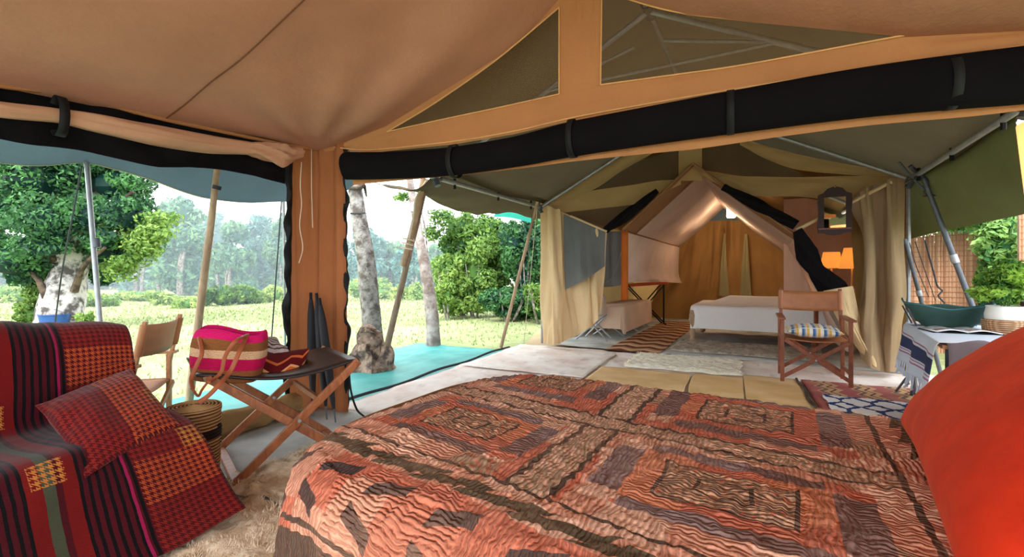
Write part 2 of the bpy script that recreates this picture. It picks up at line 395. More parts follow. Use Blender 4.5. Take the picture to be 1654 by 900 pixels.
# netting roll over the wide doorway
rc = [(560, 268), (640, 267), (735, 261), (830, 246), (925, 224), (1050, 202), (1180, 182), (1400, 150), (1654, 122), (1800, 105)]
roll = thing('netting_roll', 'long roll of black netting tied up above the wide front doorway', 'rolled netting', T1(0.2, -.1, 2.0))
q = np.array(uz(rc, -.07)); rr = [.098, .09, .09, .088, .096, .098, .1, .105, .112, .11]
mb = MB(); p = crom(q, 90); rad = np.interp(np.linspace(0, 1, 90), np.linspace(0, 1, 10), rr)
ang = np.linspace(0, 2*pi, 28, endpoint=False)
X = T1.v; Zu = np.array([0, 0, 1.0])
Pt = np.array([[p[i]+rad[i]*(1+.10*(vnoise(np.array(a*2.2), np.array(i*.06), 5)-.5)+.035*math.sin(3*a+i*.12))*(math.cos(a)*X*.8+math.sin(a)*Zu*1.08) for a in ang] for i in range(90)])
mb.grid(Pt, closed=True).build('rolled_net', M['black'], roll)
for px in (735, 925, 1180, 1535):
    c = T1.onv(px, np.interp(px, [a for a, b in rc], [b for a, b in rc]), -.07); rad_ = .108
    s_ = MB(); s_.grid(np.array([[c+T1.u*w+(rad_)*(math.cos(a)*X*.85+math.sin(a)*Zu*1.05) for a in ang] for w in (-.018, .018)]), closed=True).build('strap', M['zip'], roll, solid=.004)
und = [(570, 299), (640, 292), (735, 284), (850, 271), (925, 261), (1050, 248), (1130, 240), (1260, 221), (1400, 203), (1560, 189), (1654, 178), (1800, 160)]
tp = [(a, np.interp(a, [a for a, b in rc], [b for a, b in rc])) for a, b in und]
cloth('trim_3', M['gable'], [uz(tp, .0), uz(und, .0)], 8, 90, .006, 40, 2, 3, **ST)

# corner column of gathered canvas with black-bound edges
cc = []
for z in (2.13, 1.6, .9, .12, -.01):
    s_ = 1+.16*(1-z/2.1)*.8
    cc.append([T1(-.02, -.22*s_, z), T1(-.035, -.13, z), T1(.01, -.02, z), T1(.06, -.015, z), T1(.16, .02, z), T1(.25, -.02, z), T1(.315*s_, 0, z)])
cloth('trim_1', M['column'], cc, 50, 60, .012, 14, 2.2, 8, **ST)
def edge_band(name, f, zs, w, seed):
    Pt = []
    for k, z in enumerate(np.linspace(zs[0], zs[1], 60)):
        o = .03*math.sin(z*17+seed)+.02*math.sin(z*31)
        Pt.append([f(0, z, 0), f(w*.5, z, .02*math.sin(z*23)), f(w+o*.5, z, .015*math.sin(z*13))])
    return MB().grid(np.array(Pt)).build(name, M['zip'], solid=.01, **ST)
edge_band('trim_4', lambda w, z, d: T1(-.02+d, -.21-.03*(1-z/2.1)-w, z), (2.08, .0), .055, 1)
edge_band('trim_5', lambda w, z, d: T1(.30+.02*(1-z/2.1)+w, d, z), (2.08, .0), .035, 4)
for nm, a, b, z0 in (('tie_cord', (487, 262), [(485, 300), (487, 330), (484, 365), (489, 400), (483, 425)], 0), ('tie_cord', (503, 240), [(503, 270), (503, 300), (504, 335), (505, 368)], 1)):
    pts = [T1.onu(*k, .03) if z0 == 0 else T1.onv(*k, -.07) for k in [a]+b]
    MB().tube(pts, .0035, 6, smooth=30).build('tie_cord', M['rope'], label=('longer white tie cord hanging down the corner canvas column, curled at its end' if z0 == 0 else 'shorter straight white tie cord hanging on the corner canvas column'), cat='cord')

# left doorway: canvas and netting rolled up under the eave
eave = [(-700, -15), (-300, 74), (-60, 125), (0, 141), (120, 158), (250, 192), (360, 216), (470, 238), (545, 246)]
dk = [(-700, 81), (-300, 165), (-60, 205), (0, 226), (120, 242), (250, 268), (330, 272), (400, 282), (462, 298)]
up_ = [T1.onu(a, np.interp(a, [k[0] for k in eave], [k[1] for k in eave])-9, -.02) for a, b in dk]
cloth('wall_left', M['black'], [up_, [T1.onu(a, (b+np.interp(a, [k[0] for k in eave], [k[1] for k in eave]))/2, .04) for a, b in dk], [T1.onu(a, b, .0) for a, b in dk]], 16, 60, .03, 16, 3, 6, True, **ST)
Pt = np.array([T1.onu(a, b-3, .02) for a, b in eave]); MB().tube(Pt, .013, 8, smooth=60).build('trim_6', M['gable'], **ST)
pr = thing('canvas_roll', 'pinkish canvas side flap rolled and tied above the left doorway', 'rolled canvas', T1(.1, -1, 1.9))
rp = np.array([T1.onu(a, b, .07) for a, b in [(-700, 26), (-300, 117), (-60, 162), (0, 177), (90, 187), (160, 200), (250, 218), (340, 233), (410, 241), (455, 252), (488, 247)]])
p = crom(rp, 90); rad = np.interp(np.linspace(0, 1, 90), np.linspace(0, 1, 11), [.035, .035, .035, .036, .034, .05, .06, .055, .045, .075, .03])
Pt = np.array([[p[i]+rad[i]*(1+.22*(vnoise(np.array(a*2.5), np.array(i*.1), 15)-.5)+.05*math.sin(4*a+i*.25)+(.25*math.sin(5*a+i*.5) if i > 70 else 0))*(math.cos(a)*T1.u+math.sin(a)*Zu) for a in ang] for i in range(90)])
MB().grid(Pt, closed=True).build('rolled_canvas', M['pinkroll'], pr)
c = T1.onu(96, 188, .07)
MB().grid(np.array([[c+T1.v*w+.058*(math.cos(a)*T1.u+math.sin(a)*Zu*1.7) for a in ang] for w in (-.02, .02)]), closed=True).build('strap', M['zip'], pr, solid=.004)
# sill under the left doorway
sl = np.array([T1(.02, v, .07) for v in (-.2, -.5, -.9, -1.4, -2.2, -3.2)]); p = crom(sl, 60)
Pt = np.array([[p[i]+(.07+.02*(vnoise(np.array(a*1.5), np.array(i*.25), 25)-.5)*2)*(math.cos(a)*T1.u*.8+math.sin(a)*Zu*1.2) for a in ang] for i in range(60)])
MB().grid(Pt, closed=True).build('trim_7', canvas('sill_canvas', C(168, 132, 88), 0, .35), **ST)

# ================================================================ outer fly over tent 1 (awning on the left)
fly = thing('tent_fly', 'blue-grey outer fly sheet whose edge hangs beyond the left doorway as an awning', 'tent fly', T1(-1, -1, 2.2))
hem = [(0, 264, -1.3), (130, 264, -1.28), (180, 273, -1.25), (240, 290, -1.25), (300, 312, -1.25), (340, 322, -1.25), (400, 328, -1.25), (462, 326, -1.25)]
hp = [T1.onu(a, b, c) for a, b, c in hem]; hp = [hp[0]-T1.v*2.4+np.array([0, 0, .02])]+[hp[0]-T1.v*1.1+np.array([0, 0, .05])]+hp+[hp[-1]+T1.v*.6+np.array([0, 0, .05])]
vv = [float(np.dot(k-T1.o, T1.v)) for k in hp]
cloth('awning_sheet', M['awning'], [[T1(.3, v, 2.42) for v in vv], [T1(-.6, v, 2.2-.05*math.sin(k)) for k, v in enumerate(vv)], hp], 24, 90, .012, 9, 4, 5, parent=fly)
MB().tube(np.array(hp)+np.array([0, 0, .01]), .011, 6, smooth=90).build('hem_cord', plain('pale_hem', C(176, 170, 140)), fly)
rows = [[T1(u, v, z) for v in (-4.8, -2, .7)] for u, z in ((.3, 2.42), (1.3, 2.85), (DU, 3.3), (3.3, 2.85), (4.3, 2.42), (5.6, 2.0))]
cloth('roof_sheet', M['flydark'], rows, 40, 20, .01, 5, 9, 6, parent=fly)

# ================================================================ porch fly between the tents, its frame
EU = 2.2; ZE = 2.1; ZR = 3.32; VB = -2.55
fr = thing('porch_canopy', 'olive canvas porch roof on a galvanised pipe frame between the two tents', 'canopy', T2(0, VB/2, 0)); pf = fr
def pipe(a, b, r=.022, name='pole', mat='metal', par=fr): return MB().tube([a, b], r, 10).build(name, M[mat], par)
for v in (0, VB):
    vz = v-.08
    for s_ in (-1, 1):
        pipe(T2(s_*EU, vz, ZE), T2(0, vz, ZR-.07), name='rafter', r=.024)
        pipe(T2(s_*EU*.42, vz, ZE+.58*(ZR-ZE)-.04), T2(s_*.12, vz, ZR-.34), name='brace', r=.014)
        MB().tube([T2(s_*EU, vz-.05, ZE), T2(s_*EU, vz+.06, ZE)], .04, 10).build('joint', M['metald'], fr)
        MB().tube([T2(s_*EU+s_*.02, vz, ZE), T2(s_*EU-s_*.02, vz, ZE-.09)], .034, 10).build('joint', M['metald'], fr)
    MB().tube([T2(0, vz-.1, ZR-.06), T2(0, vz+.1, ZR-.06)], .045, 10).build('joint', M['metald'], fr)
    MB().tube([T2(-EU*.42, vz, ZE+.58*(ZR-ZE)-.04), T2(EU*.42, vz, ZE+.58*(ZR-ZE)-.04)], .012, 8).build('brace', M['metal'], fr)
for s_ in (-1, 1): pipe(T2(s_*EU, VB-.9, ZE), T2(s_*EU, .35, ZE), r=.026, name='eave_pole')
pipe(T2(0, VB-.3, ZR-.07), T2(0, .3, ZR-.07), name='ridge_pole')
for k in range(3):                                                     # dark ties round the eave poles
    for s_ in (-1, 1):
        c = T2(s_*EU, -.4-.95*k, ZE); MB().tube([c+np.array([0, 0, .06]), c-np.array([0, 0, .07])], .016, 6).build('tie', M['zip'], fr)
rowsv = [VB-1.6, VB, -1.2, .0, 1.0, 3.5, 6.0]
L = [[T2(u, v, z+(.05 if v in (VB, 0) else 0)) for v in rowsv] for u, z in ((-EU, ZE+.03), (-1.1, (ZE+ZR)/2-.0), (0, ZR), (1.1, (ZE+ZR)/2), (EU, ZE+.03), (EU+.07, ZE-.03))]
cloth('roof_sheet', M['fly'], L, 50, 40, .012, 4, 8, 6, parent=pf)
hb = [(600, 297, -3.15), (648, 301, -3.1), (700, 325, -3.0), (740, 341, -2.95), (770, 346, -2.9), (800, 340, -2.85), (850, 334, -2.8), (885, 350, -2.6)]
hl = [T2.onu(a, b, c) for a, b, c in hb]; hv = [float(np.dot(k-T2.o, T2.v)) for k in hl]
cloth('side_flap', M['fly'], [[T2(-EU+.08, v, ZE+.13) for v in hv], [T2(-EU-.35, v, ZE-.08) for v in hv], hl], 20, 60, .03, 12, 3, 11, True, parent=pf)
hb = [(1458, 390, 2.42), (1500, 378, 2.5), (1560, 366, 2.55), (1654, 346, 2.6), (1760, 325, 2.6)]
hl = [T2.onu(a, b, c) for a, b, c in hb]; hv = [float(np.dot(k-T2.o, T2.v)) for k in hl]
cloth('side_flap', M['flydark'], [[T2(EU+.03, v, ZE+.06) for v in hv], [T2(EU+.2, v, ZE-.3) for v in hv], hl], 20, 40, .015, 7, 3, 11, True, parent=pf)
cloth('green_flap', canvas('green_canvas', C(60, 168, 150), .5), [[P(800, 345, 9), P(825, 330, 9.1), P(858, 326, 9.3)], [P(797, 350, 9), P(825, 352, 9.1), P(858, 360, 9.3)]], 6, 10, parent=pf)

# ================================================================ far tent
ft = thing('safari_tent', 'open-fronted khaki safari tent facing the viewer across the porch', 'tent', T2(0, 0, 0))
q2 = lambda pts, v=0.0: [T2.onv(a, b, v) for a, b in pts]
def ft_cloth(name, mat, top, bot, v=0.0, nr=14, nc=40, amp=.012, fu=12, fv=3, seed=1, mid=None, **k):
    rows = [q2(top, v)]+([q2(mid, v)] if mid else [])+[q2(bot, v)]; return cloth(name, M[mat], rows, nr, nc, amp, fu, fv, seed, parent=ft, **k)
M['palepanel'] = canvas('pale_green_panel', C(150, 138, 100), .15)
# gable: left and right bands, mesh, slopes, centre strip
ft_cloth('gable_band', 'tan2', [(876, 328), (951, 309), (1020, 299), (1060, 292), (1100, 290)], [(880, 346), (951, 339), (1020, 331), (1060, 316), (1100, 298)], seed=3)
ft_cloth('gable_band', 'tan2', [(1128, 273), (1170, 282), (1214, 285), (1300, 286), (1380, 284), (1454, 283)], [(1134, 287), (1172, 302), (1214, 316), (1294, 318), (1374, 326), (1446, 296)], seed=4, amp=.02)
ft_cloth('mesh_window', 'net2', [(951, 309), (985, 285), (1030, 262), (1098, 240)], [(951, 310), (1000, 303), (1060, 293), (1098, 290)], v=.02, amp=0)
ft_cloth('mesh_window', 'net2', [(1132, 238), (1195, 232), (1230, 250), (1300, 284)], [(1132, 274), (1195, 284), (1230, 285), (1300, 287)], v=.02, amp=0)
ft_cloth('gable_slope', 'tan2', [(872, 322), (940, 288), (1000, 256), (1060, 225)], [(876, 330), (951, 310), (1008, 274), (1075, 236)], amp=.012, fu=5)
ft_cloth('gable_slope', 'tan2', [(1195, 222), (1260, 242), (1340, 260), (1456, 280)], [(1195, 234), (1240, 258), (1300, 276), (1456, 288)], amp=.012, fu=9)
ft_cloth('center_strip', 'tan2', [(1096, 200), (1115, 200), (1134, 200)], [(1096, 292), (1115, 292), (1134, 292)], v=-.01, amp=0, nc=8)
# outer roof and walls
ZG = 2.98
rf = [[T2(u, v, z) for v in (0.03, 2.8, 5.6)] for u, z in ((-2.22, 2.08), (-1.1, 2.42), (0, ZG), (1.1, 2.42), (2.22, 2.08))]
cloth('roof', M['tan2dark'], rf, 30, 20, .01, 5, 8, parent=ft)
cloth('side_wall', M['tan2'], [[T2(-2.2, v, 2.08) for v in (.9, 3, 5.6)], [T2(-2.2, v, 0) for v in (.9, 3, 5.6)]], 10, 30, .02, 8, 2, parent=ft)
cloth('side_wall', M['tan2dark'], [[T2(2.2, v, 2.08) for v in (.05, 3, 5.6)], [T2(2.2, v, 0) for v in (.05, 3, 5.6)]], 10, 30, .02, 8, 2, parent=ft)
bw = M['back'] = canvas('back_wall_canvas', C(170, 128, 78), .35, .3)
cloth('back_wall', bw, [[T2(-2.2, 5.6, 2.08), T2(-1.1, 5.6, 2.42), T2(0, 5.6, ZG), T2(1.1, 5.6, 2.42), T2(2.2, 5.6, 2.08)], [T2(u, 5.6, 0) for u in (-2.2, -1.1, 0, 1.1, 2.2)]], 12, 60, .05, 16, 1.5, 9, parent=ft)
# inner liner: a steep A-shaped room hung inside
A = T2.onv(1120, 264, -.12); LE = T2.onv(1006, 371, -.12); RE = T2.onv(1286, 381, -.12); fv = T2.v
za, zl = A[2], (LE[2]+RE[2])/2; uL = float(np.dot(LE-T2.o, T2.u)); uR = float(np.dot(RE-T2.o, T2.u)); uA = float(np.dot(A-T2.o, T2.u))
def lin(u0, z0, u1, z1, v0, v1, mat, name, amp=.015, seed=2, nr=16, nc=30, mid=None):
    um, zm = (u0+u1)/2, (z0+z1)/2-.02
    return cloth(name, M[mat], [[T2(u0, v, z0) for v in (v0, (v0+v1)/2, v1)], [T2(um, v, zm) for v in (v0, (v0+v1)/2, v1)], [T2(u1, v, z1) for v in (v0, (v0+v1)/2, v1)]], nr, nc, amp, 9, 4, seed, parent=ft)
lin(uA, za, uL, LE[2], -.12, .55, 'brownliner', 'liner_awning', .008)
lin(uA, za, uL, LE[2], .55, 4.7, 'pink', 'liner_roof', .03, 5)
lin(uA, za, uR, RE[2], -.12, .55, 'brownliner', 'liner_awning', .008)
lin(uA, za, uR, RE[2], .55, 4.7, 'pink', 'liner_roof', .02, 6)
sm = MB(); sm.tube([T2(uA, .55, za-.02), T2(uL, .55, LE[2]-.02)], .012, 6); sm.tube([T2(uL, -.1, LE[2]-.01), T2(uL, 4.6, LE[2]-.01)], .012, 6); sm.tube([T2(uA, -.13, za), T2(uL, -.13, LE[2])], .016, 6); sm.tube([T2(uA, -.13, za), T2(uR, -.13, RE[2])], .016, 6)
sm.build('seam', M['brownliner'], ft)
# liner side walls fall outward
cloth('liner_wall', M['pink'], [[T2(uL, v, LE[2]) for v in (.1, 2.4, 4.7)], [T2(uL-.18, .1, 1.1), T2(uL-.1, 2.4, 1.15), T2(uL-.02, 4.7, 1.1)], [T2(uL-.3, .1, .95), T2(uL-.1, 2.4, .92), T2(uL+.05, 4.7, .85)]], 20, 40, .05, 8, 2, 21, parent=ft)
cloth('liner_wall', M['pink'], [[T2(uR, v, RE[2]) for v in (.3, 2.4, 4.7)], [T2(uR+.3, .3, .75), T2(uR+.3, 2.4, .9), T2(uR+.2, 4.7, .9)], [T2(uR+.6, .3, .1), T2(uR+.5, 2.4, .1), T2(uR+.5, 4.7, .1)]], 20, 40, .03, 8, 2, 22, parent=ft)
cloth('liner_back', bw, [[T2(uL-.1, 4.72, 1.75), T2(-.3, 4.72, 2.25), T2(uA+.1, 4.72, 2.3), T2(.7, 4.72, 2.2), T2(uR+.2, 4.72, 1.75)], [T2(u, 4.78, 1.0) for u in (-1.3, -.4, .1, .7, 1.6)], [T2(u, 4.72, 0.02) for u in (-1.7, -.6, .1, .9, 2.0)]], 24, 90, .13, 13, 1.2, 31, parent=ft)
for a, b in ((1165, 1174), (1199, 1210)):                                   # pale gathered panels beside the back door
    cloth('door_panel', M['palepanel'], [[T2.onv(a+4, 378, 4.62), T2.onv(b-3, 378, 4.62)], [T2.onv(a-1, 430, 4.6), T2.onv(b, 430, 4.6)], [T2.onv(a-4, 478, 4.62), T2.onv(b+4, 478, 4.62)]], 14, 12, .02, 5, 2, parent=ft)
ft_cloth('vent_mesh', 'awning', [(1170, 330), (1180, 322), (1190, 330)], [(1145, 357), (1180, 356), (1215, 358)], v=4.66, amp=0, nc=12)
# black rolls along the A opening
def rolltube(pts, v, r, name='netting_roll', seed=1, mat='black'):
    p = crom(np.array(q2(pts, v)), 40); rad = np.interp(np.linspace(0, 1, 40), np.linspace(0, 1, len(r)), r)
    dd = p[-1]-p[0]; x, y, _ = basis(dd)
    Pt = np.array([[p[i]+rad[i]*(1+.2*math.sin(4*a+i*.3+seed))*(math.cos(a)*x+math.sin(a)*y) for a in ang] for i in range(40)])
    return MB().grid(Pt, closed=True).build(name, M[mat], ft)
rolltube([(1062, 308), (1020, 342), (978, 372)], -.2, [.03, .07, .05])
rolltube([(1168, 302), (1225, 332), (1286, 364)], -.16, [.04, .065, .05], seed=3)
rolltube([(1288, 372), (1303, 410), (1318, 436), (1345, 466), (1372, 500)], -.18, [.05, .1, .09, .12, .05], seed=5)
# left side under the band
ft_cloth('mesh_window', 'net2', [(904, 345), (951, 339), (1022, 331)], [(906, 346), (945, 361), (982, 374)], v=-.03, amp=0)
cloth('front_curtain', M['cream'], [[T2.onv(876, 328, -.05), T2.onv(892, 336, -.12), T2.onv(912, 344, -.05), T2.onv(940, 356, -.1), T2.onv(978, 372, -.1)],
    [T2.onv(876, 420, -.12), T2.onv(892, 420, -.28), T2.onv(912, 420, -.1), T2.onv(944, 420, -.2), T2.onv(978, 420, -.1)],
    [T2.onv(877, 500, -.15), T2.onv(895, 490, -.35), T2.onv(916, 480, -.12), T2.onv(950, 465, -.3), T2.onv(976, 450, -.15)],
    [T2.onv(877, 553, -.2), T2.onv(900, 556, -.45), T2.onv(925, 545, -.25), T2.onv(955, 528, -.3), T2.onv(972, 500, -.2)]], 50, 90, .075, 13, 1.8, 41, True, parent=ft)
cloth('curtain_netting', M['greynet'], [[T2.onv(910, 346, -.14), T2.onv(940, 358, -.22), T2.onv(978, 373, -.16)], [T2.onv(911, 410, -.18), T2.onv(942, 415, -.3), T2.onv(977, 405, -.18)], [T2.onv(913, 468, -.26), T2.onv(945, 452, -.38), T2.onv(977, 430, -.22)]], 26, 30, .03, 9, 1.4, 44, parent=ft)
ft_cloth('inner_netting', 'greynet', [(976, 374), (990, 374), (1006, 373)], [(974, 464), (990, 463), (1006, 460)], v=.12, amp=.03, fu=4, fv=1, nc=20)
MB().grid(patch([[T2.onv(1004, 372, .05), T2.onv(1014, 372, .05)], [T2.onv(1004, 485, .05), T2.onv(1014, 485, .05)]], 12, 4)).build('door_post', canvas('orange_canvas', C(206, 110, 48), .3), ft, solid=.04)
MB().tube([T2.onv(922, 349, -.25), T2.onv(980, 374, -.25)], .014, 8).build('spreader_pole', M['cream'], ft)
MB().tube([T2.onv(1286, 372, -.17), T2.onv(1440, 294, -.17)], .02, 8).build('spreader_pole', M['cream'], ft)
# right side: wall behind the mirror, big tied curtain
cloth('side_panel', M['pink'], [[T2(u, 2.3, 2.3) for u in (1.1, 1.6, 2.2)], [T2(u, 2.3, 0) for u in (1.1, 1.6, 2.2)]], 16, 30, .03, 9, 1.3, parent=ft)
cc = [[T2.onv(1374, 328, -.1), T2.onv(1398, 305, -.16), T2.onv(1420, 296, -.1), T2.onv(1440, 290, -.16), T2.onv(1456, 284, -.06)],
      [T2.onv(1390, 380, -.1), T2.onv(1405, 380, -.25), T2.onv(1425, 380, -.12), T2.onv(1442, 380, -.25), T2.onv(1460, 380, -.06)],
      [T2.onv(1388, 465, -.12), T2.onv(1405, 470, -.3), T2.onv(1425, 472, -.15), T2.onv(1444, 470, -.3), T2.onv(1463, 465, -.1)],
      [T2.onv(1380, 520, -.2), T2.onv(1400, 540, -.42), T2.onv(1422, 545, -.3), T2.onv(1442, 540, -.4), T2.onv(1460, 530, -.12)],
      [T2.onv(1386, 560, -.2), T2.onv(1405, 592, -.45), T2.onv(1425, 600, -.35), T2.onv(1440, 602, -.4), T2.onv(1456, 600, -.12)]]
cloth('front_curtain', canvas('mushroom_canvas', C(176, 148, 116), .28), cc, 50, 60, .035, 10, 2.2, 47, True, parent=ft)
cloth('tied_curtain', M['cream'], [[T2.onv(1330, 470, -.3), T2.onv(1352, 466, -.34), T2.onv(1378, 462, -.3)], [T2.onv(1352, 515, -.34), T2.onv(1375, 520, -.45), T2.onv(1392, 520, -.3)], [T2.onv(1388, 568, -.3), T2.onv(1410, 590, -.45), T2.onv(1428, 598, -.3)]], 24, 24, .03, 6, 2, 49, parent=ft)
ft_cloth('side_panel', 'tan2dark', [(1372, 330), (1392, 320), (1400, 310)], [(1385, 520), (1392, 520), (1400, 520)], v=.3, amp=.01, nc=10)
MB().tube([T2(-2.2, -.02, 0), T2(-2.2, -.02, 2.1)], .02, 8).build('corner_pole', M['metal'], ft)
MB().tube([T2(2.2, -.02, 0), T2(2.2, -.02, 2.1)], .02, 8).build('corner_pole', M['metal'], ft)
# ================================================================ outdoors: trees, bushes, fence
def leafcloud(blobs, n, size, seed, sub=16, subr=.42, core=True):
    rs = np.random.RandomState(seed); mb = MB(); Cn = []; Rd = []; wt = []
    for (c, r) in blobs:
        c = np.array(c, float); r = np.array(r, float)*np.ones(3)
        for k in range(sub):
            d = rs.normal(size=3); d /= np.linalg.norm(d); d[2] = d[2]*.8+.15
            Cn.append(c+d*r*rs.uniform(.55, .95)); Rd.append(r*subr*rs.uniform(.7, 1.25)); wt.append(np.prod(r)**(2/3))
    Cn = np.array(Cn); Rd = np.array(Rd); wt = np.array(wt); wt /= wt.sum()
    k = rs.choice(len(Cn), n, p=wt); d = rs.normal(size=(n, 3)); d /= np.linalg.norm(d, axis=1, keepdims=True)
    p = Cn[k]+d*Rd[k]*(1-np.abs(rs.normal(size=(n, 1)))*.16)
    nr = d+rs.normal(size=(n, 3))*.6; nr /= np.linalg.norm(nr, axis=1, keepdims=True)
    a = np.cross(nr, rs.normal(size=(n, 3))); a /= np.linalg.norm(a, axis=1, keepdims=True); b = np.cross(nr, a)
    s_ = size*rs.uniform(.6, 1.3, size=(n, 1)); w = s_*.45
    V = np.stack([p-a*s_, p-b*w+nr*s_*.1, p+a*s_, p+b*w+nr*s_*.1], 1).reshape(-1, 3)
    f = np.arange(n*4).reshape(n, 4); t = np.repeat(np.clip(.5+.5*(rs.rand(n)-.5)*1.2+(rs.rand(len(Cn))[k]-.5)*.7, 0, 1), 4)
    mb.add(V, f, None, t)
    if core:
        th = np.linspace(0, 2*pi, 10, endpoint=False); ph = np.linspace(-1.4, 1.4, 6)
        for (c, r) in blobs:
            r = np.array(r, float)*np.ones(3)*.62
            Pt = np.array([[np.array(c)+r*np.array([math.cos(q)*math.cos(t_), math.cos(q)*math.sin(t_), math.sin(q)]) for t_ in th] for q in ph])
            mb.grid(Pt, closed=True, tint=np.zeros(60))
    return mb
def barkmat(name, c, c2, sc=6, th=(.42, .6)):
    m = Mat(name, .9, .15); n = m.noise(sc, None, 5, .6); n2 = m.noise(sc*4, None, 3); m.bump(n+n2*.5, .6, .03); return m.done(m.mix(n.ramp(*th), c, c2))
def bark(pts, r, seed, name='trunk', mat=None, parent=None, n=18, m_=40, amp=.12):
    mb = MB().tube(pts, r, n, smooth=m_); V = mb.v[0]; 
    c = crom(np.array(pts, float), m_).repeat(n, 0); d = V-c
    a = np.tile(np.arange(n), m_); k = np.repeat(np.arange(m_), n)
    mb.v[0] = c+d*(1+amp*2*(vnoise(a*.9, k*.35, seed)-.5))[:, None]
    return mb.build(name, mat, parent)
M['bark_white'] = barkmat('white_bark', C(196, 190, 188), C(84, 78, 76), 5, (.42, .58))
M['bark_grey'] = barkmat('grey_bark', C(150, 146, 142), C(92, 84, 78), 9)
M['bark_brown'] = barkmat('brown_bark', C(104, 88, 76), C(62, 52, 46), 7)
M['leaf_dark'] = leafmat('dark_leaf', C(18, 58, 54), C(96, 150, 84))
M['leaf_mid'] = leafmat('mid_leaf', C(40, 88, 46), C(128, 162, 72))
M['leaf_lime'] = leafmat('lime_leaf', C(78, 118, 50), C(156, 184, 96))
M['leaf_hazed'] = leafmat('hazed_far_leaf', C(62, 112, 96), C(140, 182, 132), .3)  # pale green with distance haze put into the leaf colour
M['leaf_hazed_blue'] = leafmat('blue_hazed_leaf', C(70, 122, 122), C(134, 176, 160), .3)  # bluish: more of the distance haze put into the leaf colour
M['leaf_scrub'] = leafmat('scrub_leaf', C(96, 140, 70), C(198, 214, 130))
# big tree on the left
t = thing('broadleaf_tree', 'big dark-leaved tree with a mottled white trunk beyond the left doorway', 'tree', P(100, 522, 10))
def Pz(px, py, Y): return tuple(P(px, py, Y))
bark([Pz(97, 540, 10), Pz(100, 505, 10), Pz(108, 455, 10.1), Pz(122, 400, 10.2), Pz(140, 340, 10.3), Pz(150, 250, 10.4)], [.48, .4, .33, .3, .24, .16], 3, mat=M['bark_white'], parent=t)
for pts, r in (([Pz(112, 440, 10.1), Pz(70, 400, 9.8), Pz(30, 340, 9.6)], [.13, .08, .04]), ([Pz(128, 400, 10.1), Pz(165, 350, 10), Pz(215, 310, 9.8)], [.12, .07, .03]),
               ([Pz(85, 510, 9.8), Pz(66, 460, 9.7), Pz(50, 440, 9.7)], [.09, .06, .03]), ([Pz(120, 470, 9.9), Pz(135, 430, 9.7), Pz(170, 400, 9.6)], [.08, .05, .03])):
    bark(pts, r, 5, 'branch', M['bark_brown'], t, 8, 14)
bl = [(Pz(20, 320, 10.5), (1.0, .9, .8)), (Pz(-60, 380, 10), (1.1, .9, .9)), (Pz(60, 290, 9.8), (.9, .8, .7)), (Pz(120, 250, 10), (1.2, 1, .8)), (Pz(190, 300, 10.2), (.7, .7, .5)),
      (Pz(215, 350, 10.3), (.5, .6, .6)), (Pz(180, 410, 10.4), (.5, .5, .45)), (Pz(230, 400, 10.2), (.38, .4, .3)), (Pz(30, 420, 9.8), (.8, .7, .55)), (Pz(75, 360, 9.4), (.7, .5, .6)), (Pz(60, 450, 10.5), (.5, .5, .35)),
      (Pz(-20, 200, 10.5), (1.8, 1.2, 1.2)), (Pz(160, 190, 10.5), (1.2, 1.1, .9)), (Pz(160, 440, 10.8), (.35, .4, .4)), (Pz(130, 345, 9.6), (.55, .35, .45)), (Pz(165, 390, 9.7), (.4, .3, .3)), (Pz(75, 400, 9.4), (.5, .3, .3)), (Pz(195, 350, 9.8), (.5, .4, .5))]
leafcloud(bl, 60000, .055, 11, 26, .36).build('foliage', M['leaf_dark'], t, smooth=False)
leafcloud([(Pz(258, 355, 10), (.26, .3, .16)), (Pz(250, 380, 9.9), (.28, .3, .2)), (Pz(236, 400, 9.9), (.34, .3, .22)), (Pz(215, 425, 9.9), (.32, .3, .15)), (Pz(190, 440, 10), (.3, .2, .2)), (Pz(180, 380, 9.8), (.3, .2, .3))], 3800, .055, 12, 14, .8, core=False).build('lime_foliage', M['leaf_lime'], t, smooth=False, label='yellow-green leaves')  # yellow-green leaf clumps on the right of the crown
leafcloud([(Pz(70, 480, 10.4), (.35, .3, .4)), (Pz(55, 510, 10.3), (.4, .3, .3)), (Pz(140, 520, 9.8), (.14, .14, .25))], 5000, .05, 13, 12).build('undergrowth', M['leaf_lime'], t, smooth=False)
# bucket by the trunk
b = thing('bucket', 'blue bucket on the grass at the foot of the white trunk', 'bucket', G(88, 522)+np.array([0, 0, -.12]))
c = G(88, 524)+np.array([.0, .0, -.12]); MB().lathe([(.001, 0), (.2, 0), (.25, .32), (.265, .32), (.265, .34), (.235, .33), (.19, .02), (.001, .02)], c, 24).build('body', plain('blue_plastic', C(52, 88, 150), .4), b)
MB().tube([c+np.array([.25*math.cos(a), -.05, .31+.13*math.sin(a)]) for a in np.linspace(0, pi, 14)], .008, 6).build('handle', M['metald'], b)

